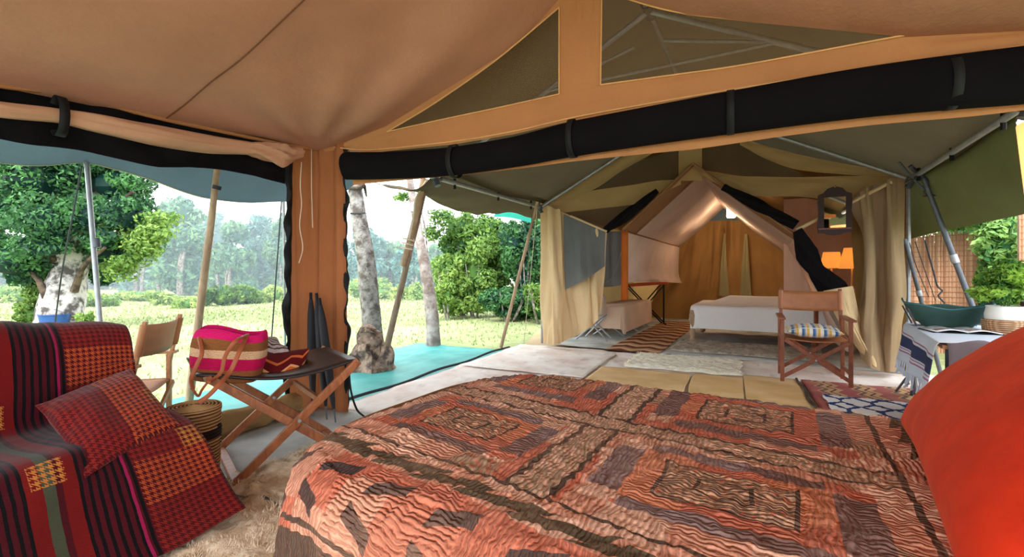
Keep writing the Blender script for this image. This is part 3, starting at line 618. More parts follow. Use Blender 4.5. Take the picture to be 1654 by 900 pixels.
# far wood
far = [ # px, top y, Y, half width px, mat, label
 (225, 345, 34, 40, 'leaf_hazed_blue', 'hazy bluish tree just right of the big white-trunked tree'),
 (290, 320, 30, 52, 'leaf_hazed', 'tall pale domed tree with several slim trunks behind the meadow, left of the wooden pole'),
 (372, 362, 31, 40, 'leaf_hazed', 'rounded hazy tree behind the meadow directly right of the wooden pole'),
 (415, 350, 36, 40, 'leaf_hazed_blue', 'bluish hazy tree between the wooden pole and the thin guy line'),
 (462, 346, 33, 32, 'leaf_hazed', 'hazy tree partly cut by the left edge of the corner canvas column'),
 (255, 390, 42, 40, 'leaf_hazed_blue', 'low distant tree filling the gap beside the yellow-green branch'),
 (335, 345, 44, 40, 'leaf_hazed_blue', 'far bluish tree seen behind the wooden pole'),
 (160, 400, 40, 60, 'leaf_hazed_blue', 'distant tree mostly hidden behind the metal pole'),
 (590, 372, 32, 34, 'leaf_hazed_blue', 'distant bluish tree just right of the leaning grey trunk'),
 (625, 392, 34, 34, 'leaf_hazed', 'distant low tree left of the lashed leaning poles'),
 (665, 400, 30, 30, 'leaf_hazed_blue', 'distant tree seen between the lashed poles and the forked trunk'),
 (700, 395, 33, 36, 'leaf_hazed', 'distant tree partly behind the sunlit hedge'),
 (30, 420, 36, 60, 'leaf_hazed_blue', 'distant tree line low behind the big dark-leaved tree'),
 (530, 372, 36, 46, 'leaf_hazed_blue', 'distant tree hidden behind the corner canvas column')]
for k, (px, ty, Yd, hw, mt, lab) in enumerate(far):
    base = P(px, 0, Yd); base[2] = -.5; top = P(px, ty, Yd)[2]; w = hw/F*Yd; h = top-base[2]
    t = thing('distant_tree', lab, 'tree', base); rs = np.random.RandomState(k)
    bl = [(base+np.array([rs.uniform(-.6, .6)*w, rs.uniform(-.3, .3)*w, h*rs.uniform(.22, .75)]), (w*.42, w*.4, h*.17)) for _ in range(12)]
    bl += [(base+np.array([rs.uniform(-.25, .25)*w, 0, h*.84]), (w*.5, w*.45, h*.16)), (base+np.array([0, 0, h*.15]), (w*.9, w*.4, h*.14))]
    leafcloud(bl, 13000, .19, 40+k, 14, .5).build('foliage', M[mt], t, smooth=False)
    for j in range(3): x = rs.uniform(-.4, .4)*w; bark([base+np.array([x, -.3*w, 0]), base+np.array([x*1.2, -.35*w, h*.3]), base+np.array([x*1.5, -.2*w, h*.6])], [.14, .1, .05], k, 'trunk', M['bark_grey'], t, 6, 10)
# scrub along the meadow's far edge
scr = [(20, 455, 20, 60, 'pale scrub bush at the meadow edge, leftmost under the big tree'), (150, 462, 19, 30, 'pale scrub bush right behind the metal pole'), (210, 466, 22, 40, 'low scrub bush left of the camp chair back'), (270, 468, 20, 34, 'low scrub bush directly above the camp chair back'),
       (350, 452, 19, 26, 'yellowish rounded bush beside the wooden pole'), (395, 450, 20, 34, 'mid-green rounded bush between the wooden pole and the guy line'), (440, 458, 21, 26, 'pale bush close to the corner column'), (600, 446, 24, 40, 'low pale scrub behind the leaning grey trunk'), (660, 450, 21, 30, 'low scrub seen between the lashed poles and forked trunk'), (305, 470, 18, 24, 'small scrub bush just left of the wooden pole')]
for k, (px, ty, Yd, hw, lab) in enumerate(scr):
    base = P(px, 0, Yd); base[2] = -.4; h = P(px, ty, Yd)[2]-base[2]; w = hw/F*Yd
    rs = np.random.RandomState(80+k); bl = [(base+np.array([rs.uniform(-.7, .7)*w, rs.uniform(-.4, .4)*w, h*rs.uniform(.2, .6)]), (w*.45, w*.4, h*.33)) for _ in range(6)]
    leafcloud(bl, 3600, .085, 80+k, 12).build('bush', M['leaf_scrub' if k not in (4, 5) else 'leaf_mid'], smooth=False, label=lab, cat='bush', group='scrub along the meadow edge')
# hedge right of the poles
hedge = [((725, 455, 12), (.45, .5, .6), 'leaf_lime', 7000, .06, 'low lime-green bush at the left end of the hedge'),
         ((770, 440, 12.3), (.62, .6, .75), 'leaf_lime', 12000, .06, 'bright yellow-green rounded bush in front of the hedge'),
         ((745, 378, 13), (.6, .6, .6), 'leaf_mid', 8000, .07, 'mid-green bush top standing above the lime bush'),
         ((800, 395, 12.8), (.65, .6, .85), 'leaf_mid', 11000, .07, 'tall mid-green leafy bush in the middle of the hedge'),
         ((850, 420, 12), (.6, .6, 1.3), 'leaf_dark', 11000, .07, 'dark glossy bush beside the tent, behind the pale thin pole'),
         ((820, 490, 11.3), (.6, .4, .35), 'leaf_dark', 6000, .06, 'low dark fern clump at the foot of the hedge'),
         ((905, 400, 12.5), (.9, .8, 1.7), 'leaf_mid', 8000, .08, 'tall green bush mostly hidden behind the far tent'),
         ((872, 490, 10.8), (.35, .35, .4), 'leaf_mid', 3500, .055, 'small green shrub touching the tent curtain')]
for k, ((px, py, Yd), r, mt, n, sz, lab) in enumerate(hedge):
    c = P(px, py, Yd); bl = [(c, r)]; rs = np.random.RandomState(120+k)
    for _ in range(7): bl.append((c+rs.uniform(-.75, .75, 3)*np.array(r), np.array(r)*.5))
    lo = c[2]-r[2]
    while lo > .1: bl.append((np.array([c[0], c[1], lo]), (r[0]*.8, r[1]*.8, .35))); lo -= .35
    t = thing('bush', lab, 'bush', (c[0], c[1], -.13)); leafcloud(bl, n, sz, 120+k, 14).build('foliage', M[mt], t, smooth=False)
    for j in range(3): x = rs.uniform(-.5, .5)*r[0]; MB().tube([(c[0]+x*.4, c[1]-.1, -.13), (c[0]+x, c[1]-.3, c[2]*.6), (c[0]+x*1.6, c[1]-.4, c[2]+.3)], [.03, .02, .01], 6, smooth=8).build('stem', M['bark_grey'], t)
# upper spray of leaves by the lashed poles
t = thing('leafy_sapling', 'thin sapling with a few airy leaves behind the lashed poles', 'tree', (P(690, 440, 12)[0], 12, -.13))
MB().tube([P(700, 520, 12), P(692, 420, 12), P(680, 340, 12), P(655, 318, 12)], [.03, .025, .02, .01], 6, smooth=12).build('stem', M['bark_grey'], t)
leafcloud([(P(655, 320, 12), (.25, .2, .12)), (P(712, 352, 12), (.3, .3, .2)), (P(700, 380, 12.2), (.25, .2, .25))], 1300, .05, 140, 14, .6, core=False).build('foliage', M['leaf_mid'], t, smooth=False)

# morning haze hanging over the meadow
hz = MB().box((-20, 42, 12), (110, 56, 30)); m = Mat('haze'); m.nt.nodes.remove(m.b); v_ = m.new('ShaderNodeVolumeScatter'); v_.inputs['Color'].default_value = (.72, .9, 1, 1); v_.inputs['Density'].default_value = .013
m.nt.links.new(v_.outputs[0], m.out.inputs['Volume']); hz.build('morning_haze', m.m, smooth=False, kind='stuff', label='pale bluish morning haze over the far wood', cat='haze')
# grass
rs = np.random.RandomState(5); n = 34000
X = rs.uniform(-22, 6, n); Y = 4+rs.rand(n)**1.6*22; keep = (X < -1.9+.0*Y) | (Y > 7.6)
dd = np.stack([X-T1.o[0], Y-T1.o[1]], 1); uu = dd@T1.u[:2]; vv_ = dd@T1.v[:2]; keep = ~((uu > -1.45) & (vv_ < 3.9) & (uu < 6)) & ~((uu > -.4) & (vv_ < 6) & (uu < 6)) & ~((uu > .2) & (vv_ > 3) & (uu < 6))
X, Y = X[keep], Y[keep]; n = len(X); Z = -.14+np.clip((Y-9)/20, 0, 1)*(-.25)+(vnoise(X*.25+50, Y*.25+50, 3)-.5)*.25*np.clip((Y-6)/8, 0, 1)
b0 = np.stack([X, Y, Z], 1); an = rs.rand(n)*2*pi; w = np.stack([np.cos(an), np.sin(an), np.zeros(n)], 1)*(.006+.002*Y[:, None]); h = (.03+.05*rs.rand(n))*(1+Y*.02)
tip = b0+np.stack([rs.normal(size=n)*.03, rs.normal(size=n)*.03, h], 1)
V = np.stack([b0-w, b0+w, tip], 1).reshape(-1, 3)
MB().add(V, np.arange(n*3).reshape(n, 3), None, np.repeat(rs.rand(n), 3)).build('grass', leafmat('grass_blade', C(124, 142, 90), C(186, 194, 146), .4), smooth=False, kind='stuff', label='short sunlit meadow grass outside the tents', cat='grass')

# turquoise groundsheet outside
m = Mat('turquoise_tarp', .55, .4); n = m.noise(2.5, None, 4); m.bump(n, .4, .02); M['turq'] = m.done(m.mix(n.ramp(.35, .65), C(88, 180, 172), C(60, 152, 148)))
flat(T1, -1.45, .14, -3.2, 3.3, -.05, 'groundsheet', M['turq'], 60, .012, 7, .03, label='turquoise groundsheet laid outside the left doorway and past the corner column', cat='groundsheet')
MB().tube([T1(.13, v, -.0+.01*math.sin(v*5)) for v in np.linspace(.1, 3.4, 30)], .014, 6).build('rope', M['ropedark'], label='dark rope edging between turquoise groundsheet and pale porch floor', cat='rope')

# poles and lines on the left
def pole(name, lab, cat, p0, p1, r, mat, **k):
    t = thing(name, lab, cat, p0); d = np.array(p1)-np.array(p0); L = [np.array(p0)+d*s for s in (0, .25, .5, .75, 1)]
    x = np.array([-d[1], d[0], 0])*.004
    bark([L[0], L[1]+x, L[2]-x, L[3]+x*2, L[4]], [r*1.15, r*1.05, r, r*.92, r*.8], 9, 'shaft', M[mat], t, 12, 30, k.get('amp', .06)); return t
a = P(176, 560, 3.3); a[2] = -.05
t = thing('metal_pole', 'slim galvanised tent pole standing at left in front of the big tree', 'tent pole', a)
MB().tube([a, P(140, 262, 3.42)], .017, 12).build('shaft', M['metal'], t); MB().tube([P(157, 400, 3.38), P(155, 385, 3.38)], .024, 12).build('collar', M['metald'], t)
MB().tube([P(132, 268, 3.4), P(118, 345, 3.6), P(100, 440, 4.0), P(86, 545, 4.6)], .006, 6, smooth=20).build('guy_rope', M['ropedark'], label='dark guy rope slanting down beside the slim metal pole', cat='rope')
a = P(305, 640, 4.07); a[2] = -.06; t = pole('wooden_pole', 'peeled wooden pole leaning up to the awning behind the camp chair', 'tent pole', a, P(352, 262, 3.9), .03, 'pole')
MB().tube([P(351, 300, 3.9), P(349.5, 306, 3.9)], .034, 10).build('lashing', M['ropedark'], t)
a = P(434, 560, 5.0); a[2] = -.05
MB().tube([a, P(455, 322, 4.95)], .007, 6, smooth=20).build('guy_rope', M['ropedark'], label='thin dark guy line hanging from the awning corner left of the canvas column', cat='rope')
t = thing('tent_peg_pole', 'thin metal upright at the awning corner tight beside the canvas column', 'tent pole', P(461, 560, 5.2)*np.array([1, 1, 0])+np.array([0, 0, -.05]))
MB().tube([P(461, 560, 5.2)*np.array([1, 1, 0])+np.array([0, 0, -.05]), P(458, 322, 4.96)], .013, 8).build('shaft', M['metal'], t)

# leaning trunk, stump, lashed poles, forked trunk
t = thing('leaning_tree', 'grey mottled tree trunk leaning just right of the corner canvas column', 'tree', P(600, 575, 6.2)*np.array([1, 1, 0]))
bark([P(606, 590, 6.2), P(602, 540, 6.2), P(596, 470, 6.2), P(588, 400, 6.2), P(578, 340, 6.2), P(570, 280, 6.2), P(560, 220, 6.2)], [.17, .135, .125, .115, .10, .085, .07], 31, 'trunk', M['bark_grey'], t, 18, 50, .08)
MB().tube([P(560, 304, 6.1), P(582, 303, 6.1), P(588, 300, 6.15), P(592, 318, 6.2)], [.02, .03, .025, .01], 6, smooth=14).build('knot', M['bark_brown'], t)
for y in (345,): MB().tube([P(566, y, 6.1), P(590, y-1, 6.1)], .012, 6).build('band', M['ropedark'], t)
m = barkmat('stump_wood', C(178, 150, 130), C(84, 70, 66), 9)
t = thing('tree_stump', 'rough sawn stump at the foot of the leaning grey trunk', 'stump', P(603, 590, 5.45)*np.array([1, 1, 0]))
bark([P(598, 600, 5.45), P(600, 580, 5.45), P(598, 555, 5.45), P(596, 535, 5.45), P(600, 527, 5.45)], [.27, .2, .15, .12, .06], 33, 'stump_body', m, t, 20, 26, .32)
bark([P(618, 598, 5.4), P(624, 570, 5.4), P(620, 558, 5.4)], [.14, .1, .05], 34, 'root', m, t, 14, 14, .3)
bark([P(578, 598, 5.4), P(578, 575, 5.4), P(584, 556, 5.4)], [.12, .09, .05], 35, 'root', m, t, 14, 14, .3)
a = P(616, 590, 5.4); a[2] = -.05
t = pole('lashed_poles', 'pair of leaning wooden poles lashed together in the middle of the opening', 'tent pole', a, P(690, 290, 5.4), .035, 'pole2')
bark([P(650, 430, 5.36), P(664, 380, 5.33), P(676, 330, 5.3), P(684, 288, 5.28)], [.03, .034, .036, .034], 37, 'upper_pole', M['pole'], t, 10, 24, .05)
for y in (385, 392, 399): x = 660-(y-385)*.25; MB().tube([P(x-9, y, 5.3), P(x, y+2, 5.25), P(x+9, y+4, 5.3), P(x+4, y-3, 5.4)], .01, 6, smooth=12).build('lashing', M['rope'], t)
MB().tube([P(661, 385, 5.25), P(668, 350, 5.2), P(672, 320, 5.2), P(688, 292, 5.2)], .009, 6, smooth=20).build('cord', M['rope'], t)
t = thing('forked_trunk', 'pale slim tree trunk standing right of the lashed poles', 'tree', P(698, 556, 7.2)*np.array([1, 1, 0]))
bark([P(700, 565, 7.2), P(699, 530, 7.2), P(694, 480, 7.2), P(686, 430, 7.2), P(677, 380, 7.2), P(668, 330, 7.2), P(660, 280, 7.2)], [.12, .105, .1, .085, .07, .06, .05], 38, 'trunk', barkmat('pale_bark', C(176, 166, 162), C(128, 112, 106), 6), t, 14, 40, .07)
a = P(809, 556, 6.9); a[2] = -.03
t = pole('leaning_pole', 'pale thin pole leaning against the far tent corner in front of the hedge', 'tent pole', a, P(868, 326, 6.6), .024, 'pole')
MB().tube([P(846, 555, 7.4), P(868, 332, 6.7)], .004, 5).build('guy_line', M['rope'], label='fine guy line right of the pale leaning pole', cat='rope')
# line wires in the sky
MB().tube([P(574, 312, 6.2), P(665, 308, 7.2)], .004, 5).build('wire', M['ropedark'], label='upper thin wire crossing the sky by the leaning trunk', cat='wire')
MB().tube([P(580, 346, 6.2), P(671, 342, 7.2)], .004, 5).build('wire', M['ropedark'], label='lower thin wire crossing the sky by the leaning trunk', cat='wire')

# reed fence on the right
M['bindt'] = plain('reed_twine', C(176, 130, 104), .9)
m = Mat('reed', .8, .3); m.bump(m.noise(30, None, 3), .3, .004); rc_ = m.mix(m.attr(), C(226, 184, 156), C(178, 128, 100)); M['reed'] = m.done(rc_)
def fence(name, lab, p0, p1, h, seed):
    p0 = np.array(p0, float); p1 = np.array(p1, float); d = (p1-p0); L = np.linalg.norm(d); d /= L; nrm = np.array([-d[1], d[0], 0]); rs = np.random.RandomState(seed)
    t = thing(name, lab, 'fence', p0); n = int(L/.016); mb = MB()
    for k in range(n):
        c = p0+d*(k+.5)*L/n+nrm*rs.uniform(-.004, .004); hh = h*rs.uniform(.975, 1.015); r = .0085
        v = [c+d*r*math.cos(a)+nrm*r*math.sin(a)+np.array([rs.uniform(-.003, .003), 0, z]) for z in (0, hh) for a in (0, pi/2, pi, 3*pi/2)]
        mb.add(v, [(0, 1, 5, 4), (1, 2, 6, 5), (2, 3, 7, 6), (3, 0, 4, 7), (4, 5, 6, 7)], None, np.full(8, rs.rand()))
    mb.build('reeds', M['reed'], t, smooth=False, kind='stuff')
    for z in np.arange(.08, h, .075): 
        for s_ in (-1, 1): MB().tube([p0+nrm*.012*s_+np.array([0, 0, z]), p1+nrm*.012*s_+np.array([0, 0, z+.01])], .0035, 5).build('binding', M['bindt'], t) if s_ < 0 else None
    for f in (0.02, .5, .98): MB().tube([p0+d*L*f+nrm*.05, p0+d*L*f+nrm*.05+np.array([0, 0, h+.02])], .025, 8).build('post', M['pole2'], t)
    return t
fence('reed_fence', 'long pinkish reed fence panel behind the washbasin table', (5.75, 7.9, -.1), (6.62, 6.35, -.1), 1.78, 3)
fence('reed_fence', 'reed fence panel at the right picture edge, beyond the climbing shrub', (5.76, 5.2, -.1), (7.2, 4.6, -.1), 1.85, 4)
t = thing('climbing_shrub', 'glossy green shrub filling the gap between the two reed fence panels', 'bush', (6.35, 5.9, -.1))
bl = [(P(1617, y, 5.95), (.17, .25, .3)) for y in (360, 400, 440, 480, 520)]+[(P(x, 352, 6.6), (.45, .4, .2)) for x in (1480, 1540, 1590)]+[(P(1560, 362, 7.2), (.4, .3, .15)), (P(1640, 345, 6.3), (.4, .3, .2))]
leafcloud(bl, 11000, .05, 200, 14, .5).build('foliage', leafmat('glossy_leaf', C(46, 104, 52), C(160, 200, 110)), t, smooth=False)
MB().tube([(6.35, 5.9, -.1), (6.37, 5.9, .8), (6.3, 6.0, 1.6)], .03, 6, smooth=12).build('stem', M['bark_brown'], t)
leafcloud([((8.5+k*.9, 8.5-k*1.1, 1.2), (1.0, 1.0, 1.3)) for k in range(4)], 9000, .09, 201, 14).build('hedge', M['leaf_mid'], smooth=False, label='dark green hedge rising behind the reed fence', cat='hedge')
# two slanting metal poles and cords at right
for (pa, ya), (pb, yb), r, lab in (((1497, 520), 4.9), ((1461, 386), 4.95), .02, 'grey metal pole slanting behind the left end of the washbasin'), (((1586, 535), 4.4), ((1492, 288), 4.65), .024, 'thicker grey metal pole slanting down right from the frame joint to the table'):
    a = P(*pa, ya); d = a-P(*pb, yb); a = a+d*((a[2]-.0)/-d[2]); t = thing('metal_pole', lab, 'tent pole', a); MB().tube([a, P(*pb, yb)], r, 12).build('shaft', M['metald'], t)
    c = P(*pb, yb); MB().tube([c+(a-c)*.38, c+(a-c)*.42], r*1.35, 12).build('collar', M['metal'], t)
for pts, lab in (([(1469, 392), (1480, 430), (1500, 480)], 'left one of the three dark cords hanging before the reed fence'), ([(1478, 390), (1495, 440), (1511, 486)], 'middle dark cord hanging before the reed fence'), ([(1494, 388), (1508, 440), (1514, 462), (1522, 470), (1516, 478), (1526, 490)], 'knotted dark cord, nearest the thick slanting pole, before the reed fence')):
    MB().tube([P(*k, 4.8) for k in pts], .008 if 'knot' in lab else .004, 6, smooth=24).build('cord', M['ropedark'], label=lab, cat='cord')
# tangle of ties at the frame joint
for k, (pts, r) in enumerate([([(1470, 268), (1490, 286), (1512, 300)], .02), ([(1452, 262), (1476, 290), (1500, 312), (1514, 318)], .012), ([(1496, 270), (1480, 286), (1462, 296)], .012), ([(1488, 286), (1494, 302), (1492, 312), (1498, 316), (1490, 318)], .008)]):
    MB().tube([P(*q, 4.66) for q in pts], r, 8, smooth=16).build('tie', M['metald' if k < 2 else 'bark_brown'], pf)
for pts, r in ([(1612, 190), (1618, 210), (1630, 228)], .018), ([(1600, 180), (1620, 200), (1640, 195)], .014), ([(1594, 185), (1606, 205), (1604, 225)], .02): MB().tube([P(*q, 3.4) for q in pts], r, 8, smooth=16).build('tie', M['zip'], pf)
# ================================================================ near bed
BF = Frame((-.06, 2.40, 0), unit(math.radians(-30.9)), unit(math.radians(59.1)))
def bq(s, t, z): return BF(s, -t, z)
def drape(fr, L, Wd, top, ra, rb, na, nb, rc=.3, re=.08, maxd=.55, wave=.02, pucker=None, flare=.12, seed=1, hump=None, zmin=.03):
    a = np.linspace(ra[0], ra[1], na); b = np.linspace(rb[0], rb[1], nb); A_, B_ = np.meshgrid(a, b)
    cx, cy = L/2, Wd/2; hx, hy = L/2-re, Wd/2-re; rr = max(.01, rc-re)
    qx = np.abs(A_-cx)-(hx-rr); qy = np.abs(B_-cy)-(hy-rr); mx, my = np.maximum(qx, 0), np.maximum(qy, 0); ln = np.sqrt(mx*mx+my*my)+1e-9
    e = np.maximum(ln-rr, 0)
    gx = np.sign(A_-cx)*mx/ln; gy = np.sign(B_-cy)*my/ln
    th = np.minimum(e/re, 1.45); out = re*np.sin(th); down = re*(1-np.cos(th)); rest = np.maximum(e-re*1.45, 0); rest = np.minimum(rest, maxd)
    per = np.arctan2(gy, gx)*.45+(A_*np.abs(gy)+B_*np.abs(gx)); wv = (vnoise(per*5+9, rest*1.5, seed)-.5)*2*wave*np.clip(rest*4, 0, 1)
    out = out+rest*flare+wv; down = down+rest*math.sqrt(1-flare**2)
    px, py = A_-gx*e+gx*out, B_-gy*e+gy*out; z = top-down
    nx, ny, nz = gx*np.sin(th), gy*np.sin(th), np.cos(th)
    h = (vnoise(A_*3+4, B_*3+4, seed+3)-.5)*.022*(e <= 0.02)
    if pucker is not None: h = h+pucker(A_, B_)
    if hump is not None: h = h+hump(A_, B_)
    px, py, z = px+nx*h, py+ny*h, np.maximum(z+nz*h, zmin)
    Pt = fr.o+px[..., None]*fr.u-py[..., None]*fr.v; Pt[..., 2] = z
    return Pt, np.stack([A_, B_], 2)
def pucker(a, b):
    r = vnoise(a*70+vnoise(a*9, b*9, 2)*5, b*26, 61)*.55+vnoise(a*34, b*80+vnoise(a*8, b*8, 4)*5, 62)*.45
    return (r-.5)*.016+(np.abs(vnoise(a*16, b*16, 65)-.5)-.25)*.009
m = Mat('patchwork_quilt', .9, .15)
x, y0 = m.uv(); wob = m.noise(9, m.vec(x, y0), 2); y = y0-(x-.4)*.12+(wob-.5)*.02; x = x+(m.noise(8, m.vec(y0, x, 3), 2)-.5)*.02
bx = x-.79; by = y-.56; by = by.max(by*1.3); dx = ((bx.abs()-.375).abs())/.31; dy = ((by.abs()-.36).abs())/.27; d = dx.max(dy)
c_sal, c_pea, c_org, c_red, c_gry, c_drk, c_kha = C(220, 152, 124), C(232, 178, 150), C(220, 136, 100), C(206, 114, 88), C(144, 118, 114), C(88, 70, 58), C(172, 140, 112)
cell = m.white(m.vec((x*7.3).floor(), (y*7.9).floor())); cell2 = m.white(m.vec((x*3.1+.3).floor(), (y*3.4+.2).floor(), 4))
ground = m.mix(cell.gt(.6), c_sal, c_pea); ground = m.mix(cell2.gt(.84), ground, c_red)
pr_v = m.voronoi(60, m.vec(x, y)); prt = pr_v.ramp(.25, .5)
fab = m.mix(between(cell, .28, .45)*prt, ground, c_kha)
ring_org = m.mix(cell.gt(.5), c_org, c_red); dark_ring = m.mix(cell2.gt(.55), c_gry, C(128, 98, 92))
prt2 = m.voronoi(34, m.vec(x, y)).ramp(.2, .5); prt3 = m.voronoi(75, m.vec(x, y)).ramp(.38, .62); centre = m.mix(prt3, C(220, 166, 132), C(146, 114, 92)); centre = m.mix(between(m.voronoi(40, m.vec(x, y)), 0, .26), centre, c_red)
col = fab
col = m.mix(d.lt(.90), col, m.mix(((x*0+dx).gt(.62)*dy.gt(.62)), dark_ring, m.mix(cell.gt(.45), c_pea, c_red)))
col = m.mix(d.lt(.66), col, ring_org); col = m.mix(d.lt(.46), col, c_drk); col = m.mix(d.lt(.43), col, centre)
col = m.mix(between(d, .17, .20), col, c_drk)
# sashing lines of the central cross
for q in (bx, by):
    col = m.mix(q.abs().lt(.062), col, m.mix(prt3, c_pea, c_kha))
    zz = ((bx if q is by else by)*14).fract(); tri = ((zz-.5).abs())*.018
    col = m.mix(between(q.abs()+tri, .050, .066), col, c_drk)
# outer border
ob = (bx.abs()-.715).max(by.abs()-.70)
col = m.mix(ob.gt(0), col, m.mix(cell.gt(.5), c_sal, c_pea)); col = m.mix(between(ob, .0, .014), col, c_drk)
saw = ((((bx+by)*7).fract())*.035)
col = m.mix(between(ob+saw, .085, .15), col, C(92, 80, 60))
di = (((bx-by*0)*4.2).fract()-.5).abs()*.24+(((ob-.26))).abs()
far = ob.gt(.15)
dia = ((((bx*5.2+by*5.2).fract()-.5).abs())*1.0+((ob-.235)*5).abs()).lt(.27)
col = m.mix(far, col, m.mix(cell.gt(.55), c_red, c_sal)); col = m.mix(far*dia, col, C(70, 58, 56))
dia2 = ((((bx*5.2-by*5.2+.5).fract()-.5).abs())*1.0+((ob-.37)*5).abs()).lt(.24); col = m.mix(dia2, col, C(80, 62, 58)); col = m.mix(between(ob, .43, .445), col, c_drk); col = m.mix(ob.gt(.465), col, c_drk)
fade = m.noise(2.3, m.vec(x, y), 4); col = m.mix(fade.ramp(.45, .75)*.35, col, C(196, 150, 122))
wq = m.noise(11, m.vec(x, y*.7), 3); wr_ = m.noise(60, m.vec(x, y), 2); st1 = ((x*540+wq*26+wr_*5).sin()*.5+.5)*(m.noise(34, m.vec(x, y, 2), 2)*.9+.3); st2 = ((y*540+wq*26+wr_*5).sin()*.5+.5)*(m.noise(34, m.vec(x, y, 2), 2)*.9+.3); sel = m.noise(3.2, m.vec(x, y, 8), 1).ramp(.53, .58)
ridge = st1*(1-sel)+st2*sel; furrow_shade = (1-ridge.ramp(.05, .4)); col = m.mix(furrow_shade*.42, col, C(120, 76, 62))  # shade in the furrows between puckers, mixed into the cloth colour
stitch = ((x*95).sin()*(y*95).sin()); m.bump(ridge+stitch*.05, 1.0, .007)
M['quilt'] = m.done(col)
bed = thing('bed', 'large wooden double bed in the foreground under the patchwork quilt', 'bed', bq(1.0, .7, 0), math.radians(-30.9))
Bm = np.array([BF.u, -BF.v, [0, 0, 1]]).T
MB().box(bq(1.08, .69, .44), (1.84, 1.14, .2), Bm).build('mattress', canvas('ticking', C(200, 180, 150), 0), bed, bevel=.07)
MB().box(bq(1.10, .69, .31), (1.72, 1.0, .08), Bm).build('bed_frame', M['teak'], bed, bevel=.008)
for s_ in (.30, 1.92):
    for t_ in (.24, 1.14): MB().bar(bq(s_, t_, 0), bq(s_, t_, .3), .06, .06, (1, 0, 0)).build('leg', M['teak'], bed, bevel=.005)
fbp = [bq(.02, -.0, .48), bq(-.03, .06, .55), bq(-.05, .3, .58), bq(-.055, .62, .58), bq(-.055, .88, .575), bq(-.05, 1.0, .55), bq(-.03, 1.08, .50), bq(-.01, 1.11, .42)]
p = crom(np.array(fbp), 60); aa = np.linspace(0, 2*pi, 16, endpoint=False)
Pt = np.array([[p[i]+(.013*math.cos(a)*BF.u+np.array([0, 0, .02*math.sin(a)-.03])+np.array([0, 0, -.05 if math.sin(a) < -.3 else 0])) for a in aa] for i in range(60)])
MB().grid(Pt, closed=True).build('footboard', canvas('brown_footboard_canvas', C(150, 108, 74), 0), bed, label='low brown padded footboard rail')
Pt, uv = drape(BF, 2.12, 1.40, .622, (-.46, 2.12), (-.28, 1.92), 500, 430, rc=.42, re=.12, maxd=.48, wave=.03, pucker=pucker, flare=.12)
MB().grid(Pt, uv).build('patchwork_quilt', M['quilt'], angle=0, label='salmon and grey patchwork quilt spread over the foreground bed', cat='quilt')
# red pillow
def pillow(name, c0, e1, e2, w, h, th, mat, n=44, seed=1, parent=None, uvs=1.0, wr=.006, **k):
    e1, e2 = np.array(e1, float), np.array(e2, float); e1 /= np.linalg.norm(e1); e2 /= np.linalg.norm(e2); nn = np.cross(e1, e2)
    g = np.linspace(-1, 1, n); X_, Y_ = np.meshgrid(g, g); mb = MB(); c = np.array(c0)+e1*w/2+e2*h/2
    t = np.clip((1-np.abs(X_)**2.6), 0, 1)**.55*np.clip((1-np.abs(Y_)**2.6), 0, 1)**.55
    ix = X_*(1-.07*(1-Y_**2)*np.abs(X_)**3); iy = Y_*(1-.07*(1-X_**2)*np.abs(Y_)**3)
    wn = (vnoise(X_*2.5+9, Y_*2.5+9, seed)-.5)*wr*2*np.clip(t*3, 0, 1)+(vnoise(X_*7+9, Y_*7+9, seed)-.5)*wr*np.clip((1-t)*2, 0, 1)*np.clip(t*5, 0, 1)
    for s_ in (1, -1):
        Pt = c+(ix*w/2)[..., None]*e1+(iy*h/2)[..., None]*e2+(s_*(t*th+wn))[..., None]*nn
        if s_ < 0: Pt = Pt[:, ::-1]; uv = np.stack([-X_*w/2, Y_*h/2], 2)
        else: uv = np.stack([X_*w/2, Y_*h/2], 2)
        mb.grid(Pt, uv*uvs)
    b = np.concatenate([np.stack([g, -np.ones(n)], 1), np.stack([np.ones(n), g], 1)[1:], np.stack([g[::-1], np.ones(n)], 1)[1:], np.stack([-np.ones(n), g[::-1]], 1)[1:]])
    o = mb.build(name, mat, parent, angle=0, **k); return o, c, nn
m = Mat('red_velvet', .85, .2); n = m.noise(7, None, 4); m.b.inputs['Sheen Weight'].default_value = .25; m.b.inputs['Sheen Tint'].default_value = C(255, 150, 110); m.bump(n, .25, .03)
M['velvet'] = m.done(m.mix(n.ramp(.35, .65), C(204, 46, 14), C(176, 30, 8)))
pc = np.array([1.265, 1.50, .61])
pillow('pillow', pc, (.66, -.395, .64), (-.58, -.81, -.02), .66, 1.02, .14, M['velvet'], seed=3, label='big bright orange-red velvet pillow leaning at the head of the bed', cat='pillow')
pillow('pillow', bq(1.80, .25, .66), BF.u, -BF.v, .46, .95, .07, canvas('white_cotton', C(226, 216, 204), 0), seed=5, label='flat pale pillow lying hidden behind the red velvet pillow', cat='pillow')

